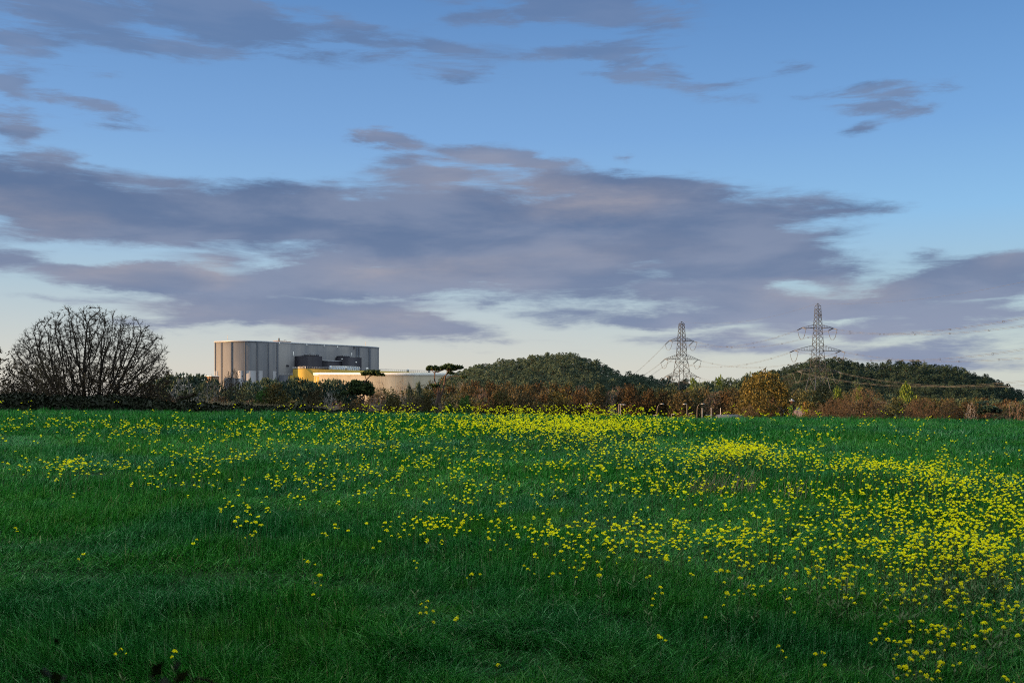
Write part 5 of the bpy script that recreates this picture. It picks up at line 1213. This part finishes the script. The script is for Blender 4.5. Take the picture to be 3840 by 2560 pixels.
def gable(mb, L, Wd, z0, z1, hip=0.0, ov=.4, th=.18):
    """a pitched roof of slabs along X"""
    h = Wd/2+ov; l = L/2+ov
    for s_ in (-1, 1):
        a = [(-l, s_*h, z0), (l, s_*h, z0), (l-hip, 0, z1), (-l+hip, 0, z1)]; mb.add(a+[(p[0], p[1], p[2]-th) for p in a], [(0, 1, 2, 3), (7, 6, 5, 4), (0, 4, 5, 1), (3, 2, 6, 7), (1, 5, 6, 2), (0, 3, 7, 4)])
    if hip:
        for s_ in (-1, 1): mb.add([(s_*l, -h, z0), (s_*l, h, z0), (s_*(l-hip), 0, z1+.01)], (), [(0, 1, 2)])
hd = 215.0; hx, hy = xy(2938, hd); hg = gz(hx, hy); ridge = zrow(1527, hd)-hg; eave = ridge-2.9
house = thing('brick_house', 'brick house with a slate roof and white-capped brick cupola beside the golden tree', 'house', (hx, hy, hg), R(-14))
mb = MB(); mb.box((0, 0, eave/2), (9.5, 6.4, eave)); wl = mb.build('wall', M['brick'], house)
mb = MB(); gable(mb, 9.5, 6.4, eave, ridge, 1.6); rf = mb.build('roof', M['slate'], house)
mb = MB(); mb.box((2.3, -1.6, eave+.9), (2.6, 4.6, 1.8)); mb.build('gable_wing', M['clay'], house)
cu = at(2968, 1516, hd); cl = Matrix.Rotation(R(14), 3, 'Z') @ (cu-Vector((hx, hy, hg)))
mb = MB(); mb.box((cl.x, 0, ridge+.30), (1.15, 1.15, 2.0)); cp = mb.build('cupola', M['brick'], house)
mb = MB(); mb.add([(cl.x-.75, -.75, ridge+1.3), (cl.x+.75, -.75, ridge+1.3), (cl.x+.75, .75, ridge+1.3), (cl.x-.75, .75, ridge+1.3), (cl.x, 0, ridge+1.85)], [(3, 2, 1, 0)], [(0, 1, 4), (1, 2, 4), (2, 3, 4), (3, 0, 4)]); mb.build('cupola_roof', M['lamp'], cp)
mb = MB(); mb.box((cl.x, 0, ridge-.75), (1.3, 1.3, .25)); mb.build('cupola_sill', M['pole'], cp)
for xw in (-3, -1, 3.4): mb = MB(); mb.box((xw, -3.24, eave-1.5), (1.1, .12, 1.3)); wn_ = mb.build('window', M['white_trim'], house); mb = MB(); mb.box((xw, -3.31, eave-1.5), (.9, .04, 1.1)); mb.build('pane', M['glass_pale'], wn_)
bx, by = xy(2735, 156); bg0 = gz(bx, by); rz_ = zrow(1553, 156)-bg0
barn = thing('low_building', 'low building with a dark slate roof peeping over the brow left of the golden trees', 'building', (bx, by, bg0), R(6)); mb = MB(); mb.box((0, 0, (rz_-1.6)/2), (5.0, 4.0, rz_-1.6)); mb.build('wall', M['brick'], barn); mb = MB(); gable(mb, 5.0, 4.0, rz_-1.6, rz_, 1.0); mb.build('roof', M['slate'], barn)
cx_, cy_ = xy(3018, 205); cg = gz(cx_, cy_); zt_ = zrow(1507, 205)-cg
h2 = thing('red_house', 'dull red roofed house with a red chimney pot below the tall pylon foot', 'house', (cx_, cy_, cg), R(10)); mb = MB(); mb.box((0, 0, (zt_-3.6)/2), (7, 6, zt_-3.6)); mb.build('wall', M['brick'], h2)
mb = MB(); gable(mb, 7, 6, zt_-3.6, zt_-1.5, 0); rf2 = mb.build('roof', M['clay'], h2); mb = MB(); mb.box((0, 0, zt_-1.5), (.8, .8, 1.4)); ch = mb.build('chimney', M['brick'], rf2)
mb = MB(); mb.bar((0, 0, zt_-.8), (0, 0, zt_), .2, .17, 10); mb.build('chimney_pot', simple_mat('terracotta', (.42, .09, .05), None, 4, .7), ch)

# ------------------------------------------------------------------ bramble at the photographer's feet
M['bramble_leaf'] = leaf_mat('bramble_leaves', [(.008, .018, .005), (.025, .04, .010), (.06, .04, .014)], .2)
br_ = thing('bramble', 'dark out of focus bramble sprawling up at the bottom left corner', 'bramble', (-.85, 1.9, gz(-.85, 1.9))); ob = np.array(br_.location); g = np.random.default_rng(4)
canes = [[(-1.1, 1.7, -1.4), (-.98, 1.85, -.85), (-.80, 2.0, -.60), (-.60, 2.05, -.66)], [(-.9, 1.8, -1.4), (-.86, 2.0, -.75), (-.70, 2.1, -.55), (-.62, 2.15, -.68)], [(-1.3, 1.9, -1.3), (-1.15, 2.1, -.62), (-1.0, 2.2, -.56)], [(-.55, 1.9, -1.5), (-.66, 2.05, -.60), (-.58, 2.1, -.535), (-.48, 2.1, -.56), (-.40, 2.1, -.70), (-.36, 2.1, -.85)], [(-.8, 1.9, -1.4), (-.92, 2.0, -.7), (-.95, 2.05, -.60)]]
pts = []
for k, cn in enumerate(canes):
    mb = MB(); P_ = [np.array(p)+np.array([0, 0, EYE-.055]) for p in cn]; mb.tube([p-ob for p in P_], [.0036]*(len(P_)-1)+[.0016], 6, 5); mb.build('cane', M['bark'] if k != 3 else M['bark_red'], br_)
    if k != 3:
        for p in P_[1:]: pts.append(p-ob)
V_, Q_ = cards(np.array(pts), .026, 15, .034, 3, .2, 1.5); link('foliage', mesh_np('foliage', V_, Q_, None, (M['bramble_leaf'],)), br_)
